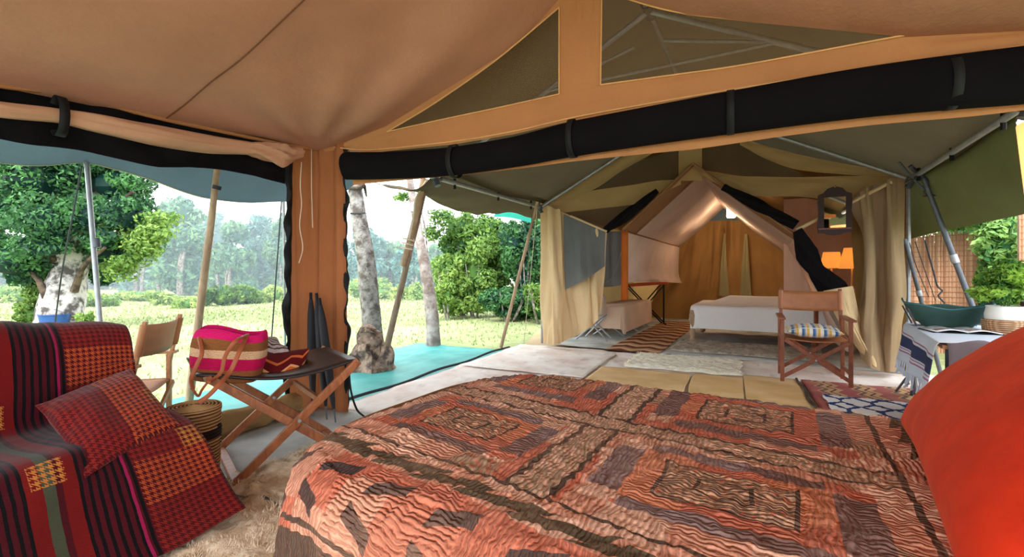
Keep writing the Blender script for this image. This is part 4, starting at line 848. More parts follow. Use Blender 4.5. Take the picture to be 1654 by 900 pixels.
# ================================================================ sofa with striped blanket
sf = thing('sofa', 'low sofa against the left doorway wearing the red striped blanket', 'sofa', T1(.7, -2.5, 0), a1)
Tm = np.array([T1.u, T1.v, [0, 0, 1]]).T
fr_m = canvas('sofa_base', C(70, 40, 36), 0)
MB().box(T1(.68, -2.55, .27), (.56, 1.96, .26), Tm).build('seat_base', fr_m, sf, bevel=.02)
MB().box(T1(.34, -2.55, .50), (.12, 1.96, .56), Tm).build('backrest', fr_m, sf, bevel=.03)
for u_ in (.36, .92):
    for v_ in (-1.62, -3.48): MB().bar(T1(u_, v_, 0), T1(u_, v_, .16), .05, .05, (1, 0, 0)).build('leg', M['teak'], sf)
m = Mat('striped_blanket', .95, .1); x, y = m.uv(); w = m.noise(14, m.vec(x, y), 2); xx = x+(w-.5)*.006
sx = (xx*(1/.024)).fract(); thin = between(sx, .0, .42); zone = ((xx-.40)*(1/.46)).fract()
c_cr, c_bk, c_rd, c_gn, c_mg = C(66, 8, 18), C(10, 5, 8), C(104, 14, 14), C(66, 70, 54), C(140, 20, 66)
col = m.mix(thin, c_cr, c_bk); col = m.mix(between(zone, .04, .13), col, c_rd); col = m.mix(between(zone, .13, .17), col, c_cr); col = m.mix(between(zone, .17, .24), col, c_gn); col = m.mix(between(zone, .24, .33), col, c_rd)
col = m.mix(between(zone, .62, .66), col, c_mg); col = m.mix(between(zone, .74, .76), col, c_mg)
# houndstooth end zone
hx, hy = (xx*(1/.021)), (y*(1/.021)); a_ = hx.fract().gt(.5); b_ = hy.fract().gt(.5); hk = ((a_-b_).abs())
dg = ((hx+hy)*2).fract().gt(.5); hk2 = (a_*b_)+hk*dg
bandc = m.white(m.vec(0.0, (y*(1/.17)).floor(), 2)); hcol = m.mix(bandc.gt(.45), m.mix(bandc.gt(.75), C(168, 70, 36), C(80, 58, 84)), C(124, 30, 24))
ends = xx.lt(.26).max(between(xx, 1.62, 1.70)); col = m.mix(ends, col, m.mix(hk2.min(1.0), C(74, 10, 16), hcol))
patch_ = between(zone, .10, .30)*between((y*(1/.55)).fract(), .62, .78); col = m.mix(patch_*hk2.min(1.0), col, C(176, 110, 50))
wv = (y*(2*pi/.004)).sin(); m.bump(w+wv*.04, .5, .01); m.b.inputs['Sheen Weight'].default_value = .15
M['blanket'] = m.done(col)
prof = np.array([(.22, .42), (.235, .66), (.245, .82), (.31, .868), (.40, .858), (.455, .78), (.475, .64), (.49, .485), (.60, .455), (.78, .455), (.93, .44), (.985, .36), (1.03, .24), (1.09, .12), (1.14, .035)])
pf_ = crom(prof, 110); nv = 150; vs = np.linspace(-1.50, -3.6, nv)
Pt = np.zeros((110, nv, 3)); arc = np.concatenate([[0], np.cumsum(np.linalg.norm(np.diff(pf_, axis=0), axis=1))])
for j, v in enumerate(vs):
    k = np.linspace(0, 1, 110); low_ = np.clip((k-.72)/.28, 0, 1); en = max(0, 1-(v+3.6)/2.1) if False else np.exp((v+1.5)*-0)*0
    for i in range(110):
        u, z = pf_[i]; end = math.exp(-(-1.5-v)/.25)
        u += .02*math.sin(v*11+2*math.sin(v*3))*low_[i]+.09*end*low_[i]; vv2 = v+end*low_[i]*.06
        z += .012*math.sin(v*7+u*9)*(1-low_[i])+.05*end*low_[i]-.03*math.exp(-(-1.5-v)/.1)*(i < 45)
        Pt[i, j] = T1(u, vv2, max(.02, z))
Pt = ripple(Pt, .012, 14, 8, 71, True)
uv = np.stack(np.broadcast_arrays((-1.5-vs)[None, :], arc[:, None]), 2)
MB().grid(Pt, uv).build('blanket', M['blanket'], solid=.008, angle=0, label='red and black striped blanket with houndstooth end, draped over the left sofa', cat='blanket')
cA = T1(.54, -1.93, .50)
pillow('cushion', (-1.78, 2.14, .655), (.326, -.15, -.20), (-.25, -.85, -.2), .44, .36, .075, M['blanket'], seed=9, wr=.012, label='cushion in red houndstooth cloth lying at the right end of the sofa seat', cat='cushion')

# ================================================================ director chairs
def director_chair(lab, loc, rz, wm, cloth_m, group=None, w=.56):
    t = thing('director_chair', lab, 'chair', (0, 0, 0)); hw = w/2; D = .22
    def b(name, p0, p1, a, c, m_=wm, up=(0, 0, 1), par=t): return MB().bar(p0, p1, a, c, up).build(name, m_, par, bevel=.003, smooth=False)
    for s_ in (-1, 1):
        b('leg', (s_*hw, -D, 0), (s_*hw, -D, .63), .035, .028, up=(0, 1, 0)); b('leg', (s_*hw, D, 0), (s_*hw, D+.0, .63), .035, .028, up=(0, 1, 0))
        b('back_post', (s_*(hw-.012), D+.005, .56), (s_*(hw-.012), D+.075, .925), .032, .022, up=(0, 1, 0))
        a_ = b('armrest', (s_*(hw+.005), -D-.06, .64), (s_*(hw+.005), D+.05, .645), .065, .02)
        b('side_rail', (s_*hw, -D, .13), (s_*hw, D, .13), .02, .032); b('side_rail', (s_*hw, -D, .435), (s_*hw, D, .435), .024, .034)
    for y in (-D-.02, D+.02):
        b('cross_brace', (-hw, y-.01, .06), (hw*.93, y-.01, .43), .02, .036); b('cross_brace', (hw, y+.012, .06), (-hw*.93, y+.012, .43), .02, .036)
        MB().tube([(0, y-.03, .245), (0, y+.03, .245)], .009, 8).build('pivot', M['metal'], t)
    xs_ = np.linspace(-hw*.95, hw*.95, 14); ys_ = np.linspace(-D-.01, D+.01, 8)
    MB().grid(np.array([[(x_, y_, .448-.03*(1-(x_/hw)**2)) for x_ in xs_] for y_ in ys_])).build('seat', cloth_m, t, solid=.006)
    th = np.linspace(-1.15, 1.15, 24)
    def yb(x_): return D+.075-.02+ .05*(1-(x_/hw)**2)
    mb = MB(); zz = np.linspace(.70, .905, 6)
    mb.grid(np.array([[(x_, yb(x_)+(z_-.9)*.19, z_-.012*(1-(x_/hw)**2)) for x_ in np.linspace(-hw, hw, 20)] for z_ in zz]))
    mb.build('backrest', cloth_m, t, solid=.008)
    for s_ in (-1, 1): MB().tube([(s_*(hw-.012), D+.033+(z_-.7)*.19, z_) for z_ in (.705, .9)], .024, 12).build('backrest_sleeve', cloth_m, t)
    t.location = [float(k) for k in loc]; t.rotation_euler = (0, 0, rz); return t
director_chair('folding director chair with tan leather back facing us in front of the far tent', (3.06, 4.66, .0), math.radians(-27.4), M['teakred'], M['leather'])
director_chair('folding director chair with tan canvas back seen from behind, outside the left doorway', (-2.50, 2.86, -.05), math.radians(-73.2), M['teaklt'], plain('faded_tan_canvas', C(196, 136, 94), .6, .25, 5)).scale = (.95, .95, .93)
m = Mat('striped_cushion', .9, .1); x, y = m.uv(); k = (x*11+.2).fract()
col = m.mix(between(k, .0, .28), C(232, 226, 214), C(70, 108, 158)); col = m.mix(between(k, .45, .7), col, C(222, 172, 80)); col = m.mix(between(k, .33, .38), col, C(60, 84, 120))
col = m.mix((y*16).fract().lt(.35)*.6, col, C(236, 230, 220)); m.bump((y*300).sin(), .2, .003); M['cush'] = m.done(col)
cc_ = np.array([3.06, 4.66, 0]); xa = np.array(unit(math.radians(-27.4))); ya = np.array(unit(math.radians(62.6)))
pillow('cushion', cc_-xa*.24-ya*.2+np.array([0, 0, .505]), xa, ya, .48, .42, .065, M['cush'], seed=14, label='cushion with blue, white and yellow stripes on the leather-backed chair', cat='cushion')

# ================================================================ folding table at the left doorway and its load
Lp, Rp, Af, Bf_ = np.array([-1.573, 2.37, .55]), np.array([-.93, 2.70, .56]), np.array([-1.42, 2.36, .02]), np.array([-.88, 2.64, .02])
g = np.array([-.38, .464, 0]); tb = thing('folding_table', 'cross-legged wooden folding table with a black leather sling top', 'table', (Lp+Rp+g)/2*np.array([1, 1, 0]))
nn_ = np.array([-.46, .886, 0])
for k, off in enumerate((np.zeros(3), g)):
    for a, b_, o_ in ((Rp+np.array([.02, .01, .02]), Af, -.014), (Lp, Bf_, .016)):
        MB().bar(a+off+nn_*o_, b_+off+nn_*o_, .024, .045).build('leg', M['teak'], tb, bevel=.004, smooth=False)
    mid = (Rp+Af)/2+off; MB().tube([mid-nn_*.04, mid+nn_*.04], .01, 8).build('pivot', M['metal'], tb)
for a in (Af, Bf_): MB().bar(a-g*.08+np.array([0, 0, .0]), a+g*1.05, .045, .025).build('floor_rail', M['teak'], tb, bevel=.004, smooth=False)
for a in (Lp, Rp): MB().bar(a-g*.06, a+g*1.06, .03, .03).build('top_rail', M['teak'], tb, bevel=.004, smooth=False)
MB().bar((Rp+Af)/2+np.array([.1, .06, .08]), (Rp+Af)/2+g+np.array([.1, .06, .08]), .02, .03).build('stretcher', M['teak'], tb, smooth=False)
def sling(q, r): a = Lp*(1-q)+Rp*q+g*r*1.04-g*.02; ex = (Rp-Lp)*(-.07 if q < .01 else (.03 if q > .99 else 0)); return a+ex+np.array([0, 0, .022-.06*math.sin(pi*q)])
MB().grid(np.array([[sling(q, r) for q in np.linspace(0, 1, 24)] for r in np.linspace(0, 1, 10)])).build('sling_top', plain('black_leather', C(44, 36, 36), .35, .3, 8, .5), tb, solid=.012)
# striped bag
m = Mat('woven_bag', .9, .1); x, y = m.uv(); n = m.noise(40, m.vec(x*3, y), 2); yy = y+(n-.5)*.02
col = m.mix(yy.gt(.25), C(150, 92, 52), C(196, 18, 80)); col = m.mix(yy.gt(.47), col, C(222, 178, 138)); col = m.mix(yy.gt(.62), col, C(140, 88, 48)); col = m.mix(yy.gt(.80), col, C(220, 26, 106))
col = m.mix(n.ramp(.5, .7)*.4, col, C(120, 60, 60)); m.bump((y*260).sin()+n, .5, .004); M['bag'] = m.done(col)
bc = np.array([-1.575, 2.53, .49]); bg = thing('woven_bag', 'pink, tan and cream striped woven bag standing on the folding table', 'bag', bc, math.radians(24))
th = np.linspace(0, 2*pi, 48, endpoint=False); rows = []; uvr = []
tilt = np.array([[math.cos(.1), 0, math.sin(.1)], [0, 1, 0], [-math.sin(.1), 0, math.cos(.1)]])
ex_, ey_ = np.array(unit(math.radians(12))), np.array(unit(math.radians(102)))
for k, (w_, d_, z_) in enumerate([(.11, .07, .0), (.155, .1, .004), (.168, .115, .05), (.18, .12, .12), (.182, .115, .19), (.176, .10, .245), (.168, .085, .27), (.16, .078, .263), (.16, .08, .2)]):
    r_ = []
    for a in th:
        cs, sn = math.cos(a), math.sin(a); sq = (abs(cs)**3+abs(sn)**3)**(-1/3); l = np.array([cs*sq*w_, sn*sq*d_, z_+.012*math.sin(3*a+1)*(z_ > .2)]); l = tilt@l
        r_.append(bc+ex_*l[0]+ey_*l[1]+np.array([0, 0, l[2]+.02]))
    rows.append(r_); uvr.append([(a/(2*pi), min(1, z_/.285)) for a in th])
MB().grid(crom(np.array(rows), 40), crom(np.array(uvr), 40), closed=True).add(np.array(rows[0]), [tuple(range(48))]).build('bag_body', M['bag'], bg)
lt = plain('strap_leather', C(164, 88, 54), .55)
MB().tube([P(400, 541, 2.50), P(380, 552, 2.36), P(364, 575, 2.36), P(358, 600, 2.34), P(346, 612, 2.30), P(336, 618, 2.24)], .0075, 8, smooth=40, flat=1.6).build('strap', lt, bg)
MB().tube([P(398, 543, 2.48), P(386, 570, 2.36), P(372, 600, 2.32), P(355, 620, 2.22), P(338, 638, 2.18), P(321, 650, 2.16)], .0075, 8, smooth=40, flat=1.6).build('strap', lt, bg)
MB().tube([P(322, 545, 2.42), P(326, 570, 2.36), P(318, 590, 2.34), P(309, 612, 2.32), P(311, 628, 2.26)], .007, 8, smooth=30, flat=1.5).build('strap', lt, bg)
MB().tube([P(311, 628, 2.26), P(320, 640, 2.24), P(326, 630, 2.24), P(335, 618, 2.24)], .006, 8, smooth=20).build('strap', lt, bg)
# embroidered pouch + cloth
m = Mat('woven_pouch', .9, .1); x, y = m.uv(); zg = ((x*7).fract()-.5).abs()*.09
col = m.mix((y+zg).fract().gt(.075), C(206, 96, 44), C(96, 20, 24)); col = m.mix(between(y+zg, .06, .075), col, C(226, 160, 110)); col = m.mix(between(y+zg, .13, .15), col, C(214, 110, 60)); m.bump((x*500).sin()*(y*500).sin(), .4, .003); M['pouch'] = m.done(col)
a_, b_, c_, d_ = P(405, 600, 2.72), P(497, 572, 2.86), P(415, 583, 2.95), P(480, 566, 3.05)
rows = [[P(402, 606, 2.66), P(420, 611, 2.66), P(450, 610, 2.68), P(475, 604, 2.74), P(488, 596, 2.8)], [P(405, 596, 2.66), P(422, 600, 2.64), P(450, 600, 2.66), P(478, 592, 2.74), P(492, 583, 2.82)],
        [P(413, 581, 2.70), P(430, 580, 2.72), P(455, 578, 2.76), P(480, 573, 2.82), P(499, 566, 2.88)], [P(416, 578, 2.76), P(432, 573, 2.84), P(455, 570, 2.9), P(478, 568, 2.95), P(496, 565, 2.92)], [P(414, 590, 2.95), P(432, 586, 3.0), P(455, 584, 3.02), P(476, 582, 3.05), P(490, 577, 2.98)]]
cloth('woven_pouch', M['pouch'], rows, 30, 40, .004, 5, 4, edge=True, solid=.012, label='orange and maroon geometric woven pouch on the folding table', cat='pouch')
m = Mat('grey_striped_cloth', .9, .1); x, y = m.uv(); M['gcloth'] = m.done(m.mix((y*26+m.noise(5, m.vec(x, y), 2)*2).fract().lt(.35), C(190, 172, 168), C(70, 58, 66)))
rows = [[P(414, 582, 2.86), P(430, 582, 2.84), P(450, 580, 2.86), P(466, 577, 2.9)], [P(412, 563, 2.86), P(430, 560, 2.83), P(450, 566, 2.84), P(470, 571, 2.88)], [P(414, 549, 2.94), P(428, 546, 2.92), P(445, 550, 2.94), P(462, 562, 2.96)],
        [P(418, 550, 3.06), P(432, 549, 3.06), P(448, 554, 3.06), P(463, 564, 3.06)], [P(420, 570, 3.12), P(434, 570, 3.12), P(450, 572, 3.12), P(464, 574, 3.1)]]
cloth('folded_cloth', M['gcloth'], rows, 40, 36, .014, 6, 7, 3, True, solid=.01, label='crumpled grey and white striped cloth behind the woven pouch', cat='cloth')
# coil basket
m = Mat('coil_basket', .8, .2); x, y, z = m.coord(); r_ = (x*x+y*y).pow(.5); k = z*62+r_*0; top_ = z.gt(.425)
h = ((z*(2*pi/.016)).sin())*(1-top_)+((r_*(2*pi/.016)).sin())*top_
col = m.mix(h.ramp(-.6, .6), C(120, 78, 44), C(214, 168, 116)); pat = between(z, .14, .34)*((m.white(m.vec((x*9).floor(), (y*9).floor(), (z*22).floor()))).gt(.72)); col = m.mix(pat, col, C(50, 34, 34)); m.bump(h, 1, .006); M['coil'] = m.done(col)
bk = thing('coil_basket', 'lidded coiled grass basket between sofa and folding table', 'basket', (-1.60, 2.30, 0))
prf = [(.001, 0), (.105, 0)]+[(.108+.012*math.sin(z_*4.2)+.003*math.sin(z_*2*pi/.016), z_) for z_ in np.arange(.004, .385, .004)]+[(.09, .385), (.001, .385)]
MB().lathe(prf, (-1.60, 2.30, 0), 32).build('body', M['coil'], bk, angle=0)
prf = [(.001, .39), (.118, .39), (.122, .40), (.122, .425)]+[(r_, .428+.0035*math.sin(r_*2*pi/.016)+.01*(1-r_/.12)) for r_ in np.arange(.118, .002, -.003)]
MB().lathe(prf, (-1.60, 2.30, 0), 32).build('lid', M['coil'], bk, angle=0)
# folded umbrellas against the column
for k, (tp_, bt, lab) in enumerate((((502, 473), (506, 664), 'left one of the three black folded umbrellas leaning on the corner column'), ((511, 474), (528, 660), 'middle one of the three black folded umbrellas leaning on the corner column'), ((516, 482), (542, 655), 'right one of the three black folded umbrellas leaning on the corner column'))):
    pa = T1.onv(*tp_, -.10-.02*k); pb_ = T1.onv(*bt, -.24-.02*k); pb_[2] = .012; d = pb_-pa
    t = thing('folded_umbrella', lab, 'umbrella', pb_)
    MB().tube([pa+d*.06, pa+d*.2, pa+d*.5, pa+d*.8, pa+d*.9], [.014, .028, .034, .02, .01], 10, smooth=24).build('canopy', plain('black_umbrella_cloth', C(40, 38, 42), .7) if k == 0 else bpy.data.materials['black_umbrella_cloth'], t)
    MB().tube([pa, pa+d*.08], .012, 8).build('handle', M['zip'], t); MB().tube([pa+d*.88, pb_], .006, 8).build('tip', M['metald'], t)
MB().tube([T1(.36, .0, .35), T1(.40, -.02, .18), T1(.5, -.06, .05), T1(.62, -.1, .015)], .008, 6, smooth=20).build('cable', M['zip'], label='dark cable trailing from the foot of the corner column', cat='cable')

# ================================================================ rugs
def rug(fr_, u0, u1, v0, v1, z, name, mat, lab, n=40, amp=.006, seed=5, **k): return flat(fr_, u0, u1, v0, v1, z, name, mat, n, amp, seed, label=lab, cat='rug', **k)
def fleece(fr_, u0, u1, v0, v1, z, mat, lab, seed, tufts=9000, ln=.03):
    t = thing('fleece_rug', lab, 'rug', fr_((u0+u1)/2, (v0+v1)/2, 0)); n = 90
    U_, V_ = np.meshgrid(np.linspace(0, 1, n), np.linspace(0, 1, n)); wb = lambda s: (vnoise(U_*9+s, V_*9, seed+s)-.5)*.07
    Uu = u0+(u1-u0)*U_+wb(1); Vv = v0+(v1-v0)*V_+wb(2); ed = np.clip(np.minimum(np.minimum(U_, 1-U_), np.minimum(V_, 1-V_))*14, 0, 1)
    hh = lambda a, b: z+.012+.022*vnoise(a*14+30, b*14+30, seed)+.012*vnoise(a*40+30, b*40+30, seed+2)
    Pt = fr_.o+Uu[..., None]*fr_.u+Vv[..., None]*fr_.v; Pt[..., 2] = z+.002+(hh(Uu, Vv)-z)*ed**.5
    MB().grid(Pt, np.stack([Uu, Vv], 2)).build('backing', mat, t)
    rs = np.random.RandomState(seed); a = rs.uniform(u0, u1, tufts); b = rs.uniform(v0, v1, tufts); base = fr_.o+a[:, None]*fr_.u+b[:, None]*fr_.v; base[:, 2] = hh(a, b)-.008
    an = vnoise(a*6+10, b*6+10, seed+5)*12+rs.normal(size=tufts)*.5; d = np.stack([np.cos(an), np.sin(an), .35+rs.rand(tufts)*.5], 1)*ln; w = np.stack([-np.sin(an), np.cos(an), np.zeros(tufts)], 1)*.0035
    V = np.stack([base-w, base+w, base+d], 1).reshape(-1, 3)
    MB().add(V, np.arange(tufts*3).reshape(-1, 3), np.repeat(np.stack([a, b], 1), 3, 0)).build('pile', mat, t, kind='stuff', smooth=False); return t
m = Mat('cream_fleece', .95, .1, .1); n = m.noise(18, None, 4); m.bump(n, .8, .02); M['fleece'] = m.done(m.mix(n.ramp(.35, .65), C(246, 230, 206), C(212, 188, 158)))
m = Mat('ivory_fleece', .95, .1, .1); n = m.noise(18, None, 4); m.bump(n, .8, .02); M['ivory'] = m.done(m.mix(n.ramp(.35, .65), C(255, 250, 236), C(244, 232, 206)))
m = Mat('grey_fleece', .95, .1, .1); n = m.noise(14, None, 4); m.bump(n, .8, .02); M['gfleece'] = m.done(m.mix(n.ramp(.35, .65), C(206, 194, 178), C(160, 148, 132)))
fleece(T1, .98, 2.35, -2.75, -1.26, 0, M['fleece'], 'shaggy cream fleece rug nearest the viewer, between sofa and bed', 3, 22000)
fleece(T1, .72, 2.2, -1.24, -.50, 0, M['fleece'], 'shaggy cream fleece rug under the folding table legs', 4, 14000)
fleece(T1, 1.95, 3.2, 2.68, 3.62, .0, M['ivory'], 'ivory fleece rug lying across the far tent threshold', 5, 5000, .015)
fleece(T2, -.35, 1.5, .25, 1.3, .0, M['gfleece'], 'greyish fleece rug in front of the white-covered bed', 6, 9000)
sm_ = lambda n_, a, b: weave(n_, a, b, 28, 60, wear=C(244, 214, 168))
rug(T1, 1.75, 2.71, .55, 2.55, .004, 'straw_mat', sm_('straw_a', C(240, 204, 150), C(220, 174, 116)), 'golden straw mat, leftmost of three beyond the quilt')
rug(T1, 2.74, 3.20, .5, 2.6, .004, 'straw_mat', sm_('straw_b', C(236, 194, 136), C(222, 178, 120)), 'narrow golden straw mat, middle of three beyond the quilt', seed=6)
rug(T1, 3.22, 3.70, .5, 2.75, .004, 'straw_mat', sm_('straw_c', C(240, 200, 142), C(216, 168, 110)), 'straw mat with a dark bound edge, rightmost of three', seed=8)
MB().tube([T1(3.705+.01*math.sin(v*9), v, .014) for v in np.linspace(.5, 2.75, 20)], .012, 6).build('trim_8', M['bark_brown'], **ST)
m = Mat('red_kilim', .95, .1); x, y = m.uv(); zg = ((y*5).fract()-.5).abs()*.12; k = ((x+zg)*3.4).fract()
col = m.mix(between(k, .0, .45), C(206, 164, 124), C(176, 100, 98)); col = m.mix(between(k, .5, .62), col, C(120, 96, 88)); col = m.mix(between(k, .78, .84), col, C(90, 56, 60)); col = m.mix(m.noise(4, m.vec(x, y), 4).ramp(.5, .75)*.5, col, C(196, 160, 130))
m.bump((y*400).sin(), .2, .003); M['kilim'] = m.done(col)
rug(T1, 3.74, 5.05, .7, 2.75, .006, 'kilim_rug', M['kilim'], 'faded red and tan kilim under the leather-backed chair')
m = Mat('blue_ikat', .95, .1); x, y = m.uv(); a = ((x*4.6).fract()-.5).abs(); b = ((y*3.4).fract()-.5).abs(); jag = (m.noise(12, m.vec(x*.5, y*2), 3)-.5)*.3
k = (a*.8+b+jag*1.6); col = m.mix(between(k, .26, .46), C(238, 236, 238), C(46, 64, 116)); col = m.mix((a+jag).lt(.07)*b.gt(.3), col, C(60, 78, 130)); M['ikat'] = m.done(col)
rug(T1, 3.82, 4.75, 1.35, 2.12, .016, 'ikat_rug', M['ikat'], 'small blue and white ikat rug lying on the red kilim', seed=12)
m = Mat('brown_kilim', .95, .1); x, y = m.uv(); zg = ((x*3).fract()-.5).abs()*.25; k = ((y+zg)*2.6).fract()
col = m.mix(between(k, .0, .4), C(176, 132, 98), C(96, 56, 40)); col = m.mix(between(k, .55, .68), col, C(212, 178, 148)); M['bkilim'] = m.done(col)
rug(T2, -1.15, -.42, -.15, 4.2, .004, 'kilim_rug', M['bkilim'], 'brown zigzag kilim runner beside the white-covered bed', seed=14)
rug(T1, .25, 1.7, 1.9, 3.5, .003, 'pale_mat', M['mat'], 'pale pinkish mat left of the straw mats on the porch floor', seed=15)

# ================================================================ far tent furniture
b2 = thing('bed', 'single bed with turned wooden feet and white coverlet inside the far tent', 'bed', T2(.8, 2, 0), a2)
T2m = np.array([T2.u, T2.v, [0, 0, 1]]).T
MB().box(T2(.8, 1.98, .45), (1.9, 1.36, .2), T2m).build('mattress', M['cream'], b2, bevel=.04)
MB().box(T2(.8, 1.98, .32), (1.94, 1.38, .07), T2m).build('bed_frame', M['teak'], b2)
for u_ in (-.18, 1.78):
    for v_ in (1.30, 2.66):
        MB().lathe([(.03, 0), (.05, .03), (.035, .08), (.05, .14), (.035, .2), (.045, .3), (.05, .42), (.03, .5), (.001, .5)], T2(u_, v_, 0), 14).build('leg', M['pole'], b2)
F2b = Frame(T2(-.22, 2.72, 0), T2.u, T2.v)
m = canvas('white_coverlet', C(248, 244, 242), .1, .05)
def hump(a, b): return .10*np.clip((a-.25)/.25, 0, 1)*np.clip((1.0-b)/.35, 0, 1)+.0*a
Pt, uv = drape(F2b, 2.04, 1.46, .585, (-.22, 2.3), (-.2, 1.80), 110, 90, rc=.12, re=.06, maxd=.32, wave=.03, flare=.08, hump=hump, seed=4)
MB().grid(Pt, uv).build('coverlet', m, angle=0, label='white coverlet hanging over the bed in the far tent', cat='coverlet')
cb = thing('camp_bed', 'narrow camp bed with a cream blanket at the left of the far tent', 'bed', T2(-1.5, 2, 0), a2)
MB().box(T2(-1.5, 2.0, .44), (.58, 2.0, .14), T2m).build('mattress', canvas('blue_sheet', C(150, 176, 206), 0), cb, bevel=.03)
for v_ in (1.15, 2.0, 2.85):
    MB().tube([T2(-1.78, v_, .42), T2(-1.22, v_-.0, .02)], .016, 8).build('leg', M['metal'], cb); MB().tube([T2(-1.22, v_+.03, .42), T2(-1.78, v_+.03, .02)], .016, 8).build('leg', M['metal'], cb)
F3 = Frame(T2(-1.82, 3.02, 0), T2.u, T2.v)
Pt, uv = drape(F3, .64, 2.06, .545, (.12, 1.05), (-.1, 2.42), 60, 100, rc=.06, re=.04, maxd=.42, wave=.015, flare=.05, seed=6)
MB().grid(Pt, uv).build('blanket', canvas('cream_blanket', C(226, 196, 172), .05), angle=0, label='cream blanket hanging down the side of the left camp bed', cat='blanket')
st_ = thing('camp_stool', 'small quilted beige stool at the foot of the camp bed', 'stool', T2(-1.5, .72, 0))
MB().box(T2(-1.62, .80, .56), (.34, .2, .34), T2m).build('seat', canvas('quilted_beige', C(206, 184, 166), 0), st_, bevel=.04)
for s_ in (-1, 1): MB().tube([T2(-1.62+.17*s_, .72, .40), T2(-1.62-.26*s_, .62, .01)], .015, 8).build('leg', M['metal'], st_); MB().tube([T2(-1.62+.17*s_, .9, .40), T2(-1.62-.22*s_, .95, .01)], .015, 8).build('leg', M['metal'], st_)
sh_ = thing('folding_shelf', 'orange-topped folding stand with dark legs behind the camp bed', 'stand', T2(-1.0, 3.5, 0))
q = [P(1012, 461, 9.2), P(1072, 457, 9.7)]
MB().bar(q[0], q[1], .28, .05).build('top', plain('orange_red_paint', C(206, 84, 50), .5), sh_, bevel=.01)
for k in (0, 1):
    for s_ in (-.12, .12): a = q[k]+np.array([0, s_, 0]); b_ = q[1-k]*np.array([1, 1, 0])+np.array([0, s_, .01]); MB().tube([a, b_], .014, 8).build('leg', M['zip'], sh_)
for k in (0, 1): MB().tube([q[k], q[k]*np.array([1, 1, 0])+np.array([0, 0, .01])], .018, 8).build('leg', M['zip'], sh_)
# hanging lantern
lc = P(1181, 341, 9.0)
hl_ = thing('hanging_lamp', 'bright white cylindrical lamp hanging in the apex of the far tent', 'lamp', lc-np.array([0, 0, .14]))
MB().lathe([(.001, -.13), (.07, -.13), (.085, -.1), (.075, .13), (.05, .15), (.001, .15)], lc, 20).build('lamp_shade', glow('lit_glass', C(255, 244, 214), 9), hl_)
MB().tube([lc+np.array([0, 0, .15]), lc+np.array([0, 0, .33])], .006, 6).build('cord', M['zip'], hl_)
ld = bpy.data.lights.new('lantern_light', 'POINT'); ld.energy = 22; ld.color = (1, .78, .5); ld.shadow_soft_size = .09; lo = bpy.data.objects.new('lantern_light', ld); COL.objects.link(lo); lo.location = lc-np.array([0, 0, .25])
# table lamps
tb2 = thing('side_table', 'small dark side table with a cream cloth holding two lamps in the far tent', 'table', T2(1.72, 1.35, 0))
MB().box(T2(1.72, 1.3, .70), (.62, .46, .03), T2m).build('tabletop', M['teakred'], tb2, bevel=.005)
for u_ in (-.27, .27):
    for v_ in (-.19, .19): MB().bar(T2(1.72+u_, 1.3+v_, 0), T2(1.72+u_, 1.3+v_, .69), .04, .04, (1, 0, 0)).build('leg', M['teakred'], tb2)
def lamp(name, lab, c, zs, r0, r1, h, mat, e, sq=False, watt=3, base='brass'):
    t = thing(name, lab, 'lamp', c); z0 = c[2]
    MB().lathe([(.001, 0), (.06, 0), (.065, .012), (.02, .03), (.014, .06), (.03, .10), (.034, .13), (.015, .17), (.01, zs-z0+.02), (.001, zs-z0+.02)], c, 16).build('base', M[base], t)
    pr_ = [(r1, 0), (r0, h)]; mb = MB(); n = 4 if sq else 28
    mb.lathe([(r1, 0), ((r0+r1)/2, h/2), (r0, h), (r0-.004, h), ((r0+r1)/2-.004, h/2), (r1-.004, 0), (r1, 0)], (c[0], c[1], zs), n); mb.build('lamp_shade', mat, t)
    l = bpy.data.lights.new(name+'_bulb', 'POINT'); l.energy = watt; l.color = (1, .68, .34); l.shadow_soft_size = .03; o = bpy.data.objects.new(name+'_bulb', l); COL.objects.link(o); o.location = (c[0], c[1], zs+h*.5); return t
M['brass'] = plain('brass', C(206, 168, 110), .35, .2, 10, .5, .1, .7)
osh = glow('lit_orange_shade', C(255, 176, 80), .45, C(206, 160, 90))
lamp('table_lamp', 'left table lamp with flared orange shade behind the leather-backed chair', P(1343, 478, 6.5)*np.array([1, 1, 0])+np.array([0, 0, .72]), P(0, 433, 6.5)[2], .10, .14, .225, osh, 1)
lamp('table_lamp', 'right table lamp with taller orange shade cut off by the big curtain', P(1376, 478, 6.2)*np.array([1, 1, 0])+np.array([0, 0, .72]), P(0, 434, 6.2)[2], .09, .15, .28, osh, 1)
# mirror
mc = P(1348, 342, 5.12); mr = thing('wall_mirror', 'small mirror in a dark arched wooden frame hanging at the far tent front', 'mirror', mc-np.array([0, 0, .27]))
mu, mn = np.array(unit(math.radians(-27))), np.array(unit(math.radians(63)))
def outline(w_, h_, arch, n=10):
    pts = [(-w_, -h_), (-w_*.6, -h_*1.03), (-w_*.35, -h_*1.1), (0, -h_*1.13), (w_*.35, -h_*1.1), (w_*.6, -h_*1.03), (w_, -h_)] if arch else [(-w_, -h_), (w_, -h_)]
    pts += [(w_*1.04, -h_*.7), (w_*.98, 0), (w_*1.04, h_*.5), (w_, h_*.82)] if arch else [(w_, h_)]
    pts += [(w_*.7, h_*.9), (w_*.45, h_*1.1), (0, h_*1.2), (-w_*.45, h_*1.1), (-w_*.7, h_*.9), (-w_, h_*.82), (-w_*1.04, h_*.5), (-w_*.98, 0), (-w_*1.04, -h_*.7)] if arch else [(-w_, h_)]
    return pts
o1 = outline(.155, .235, True); k = len(o1)
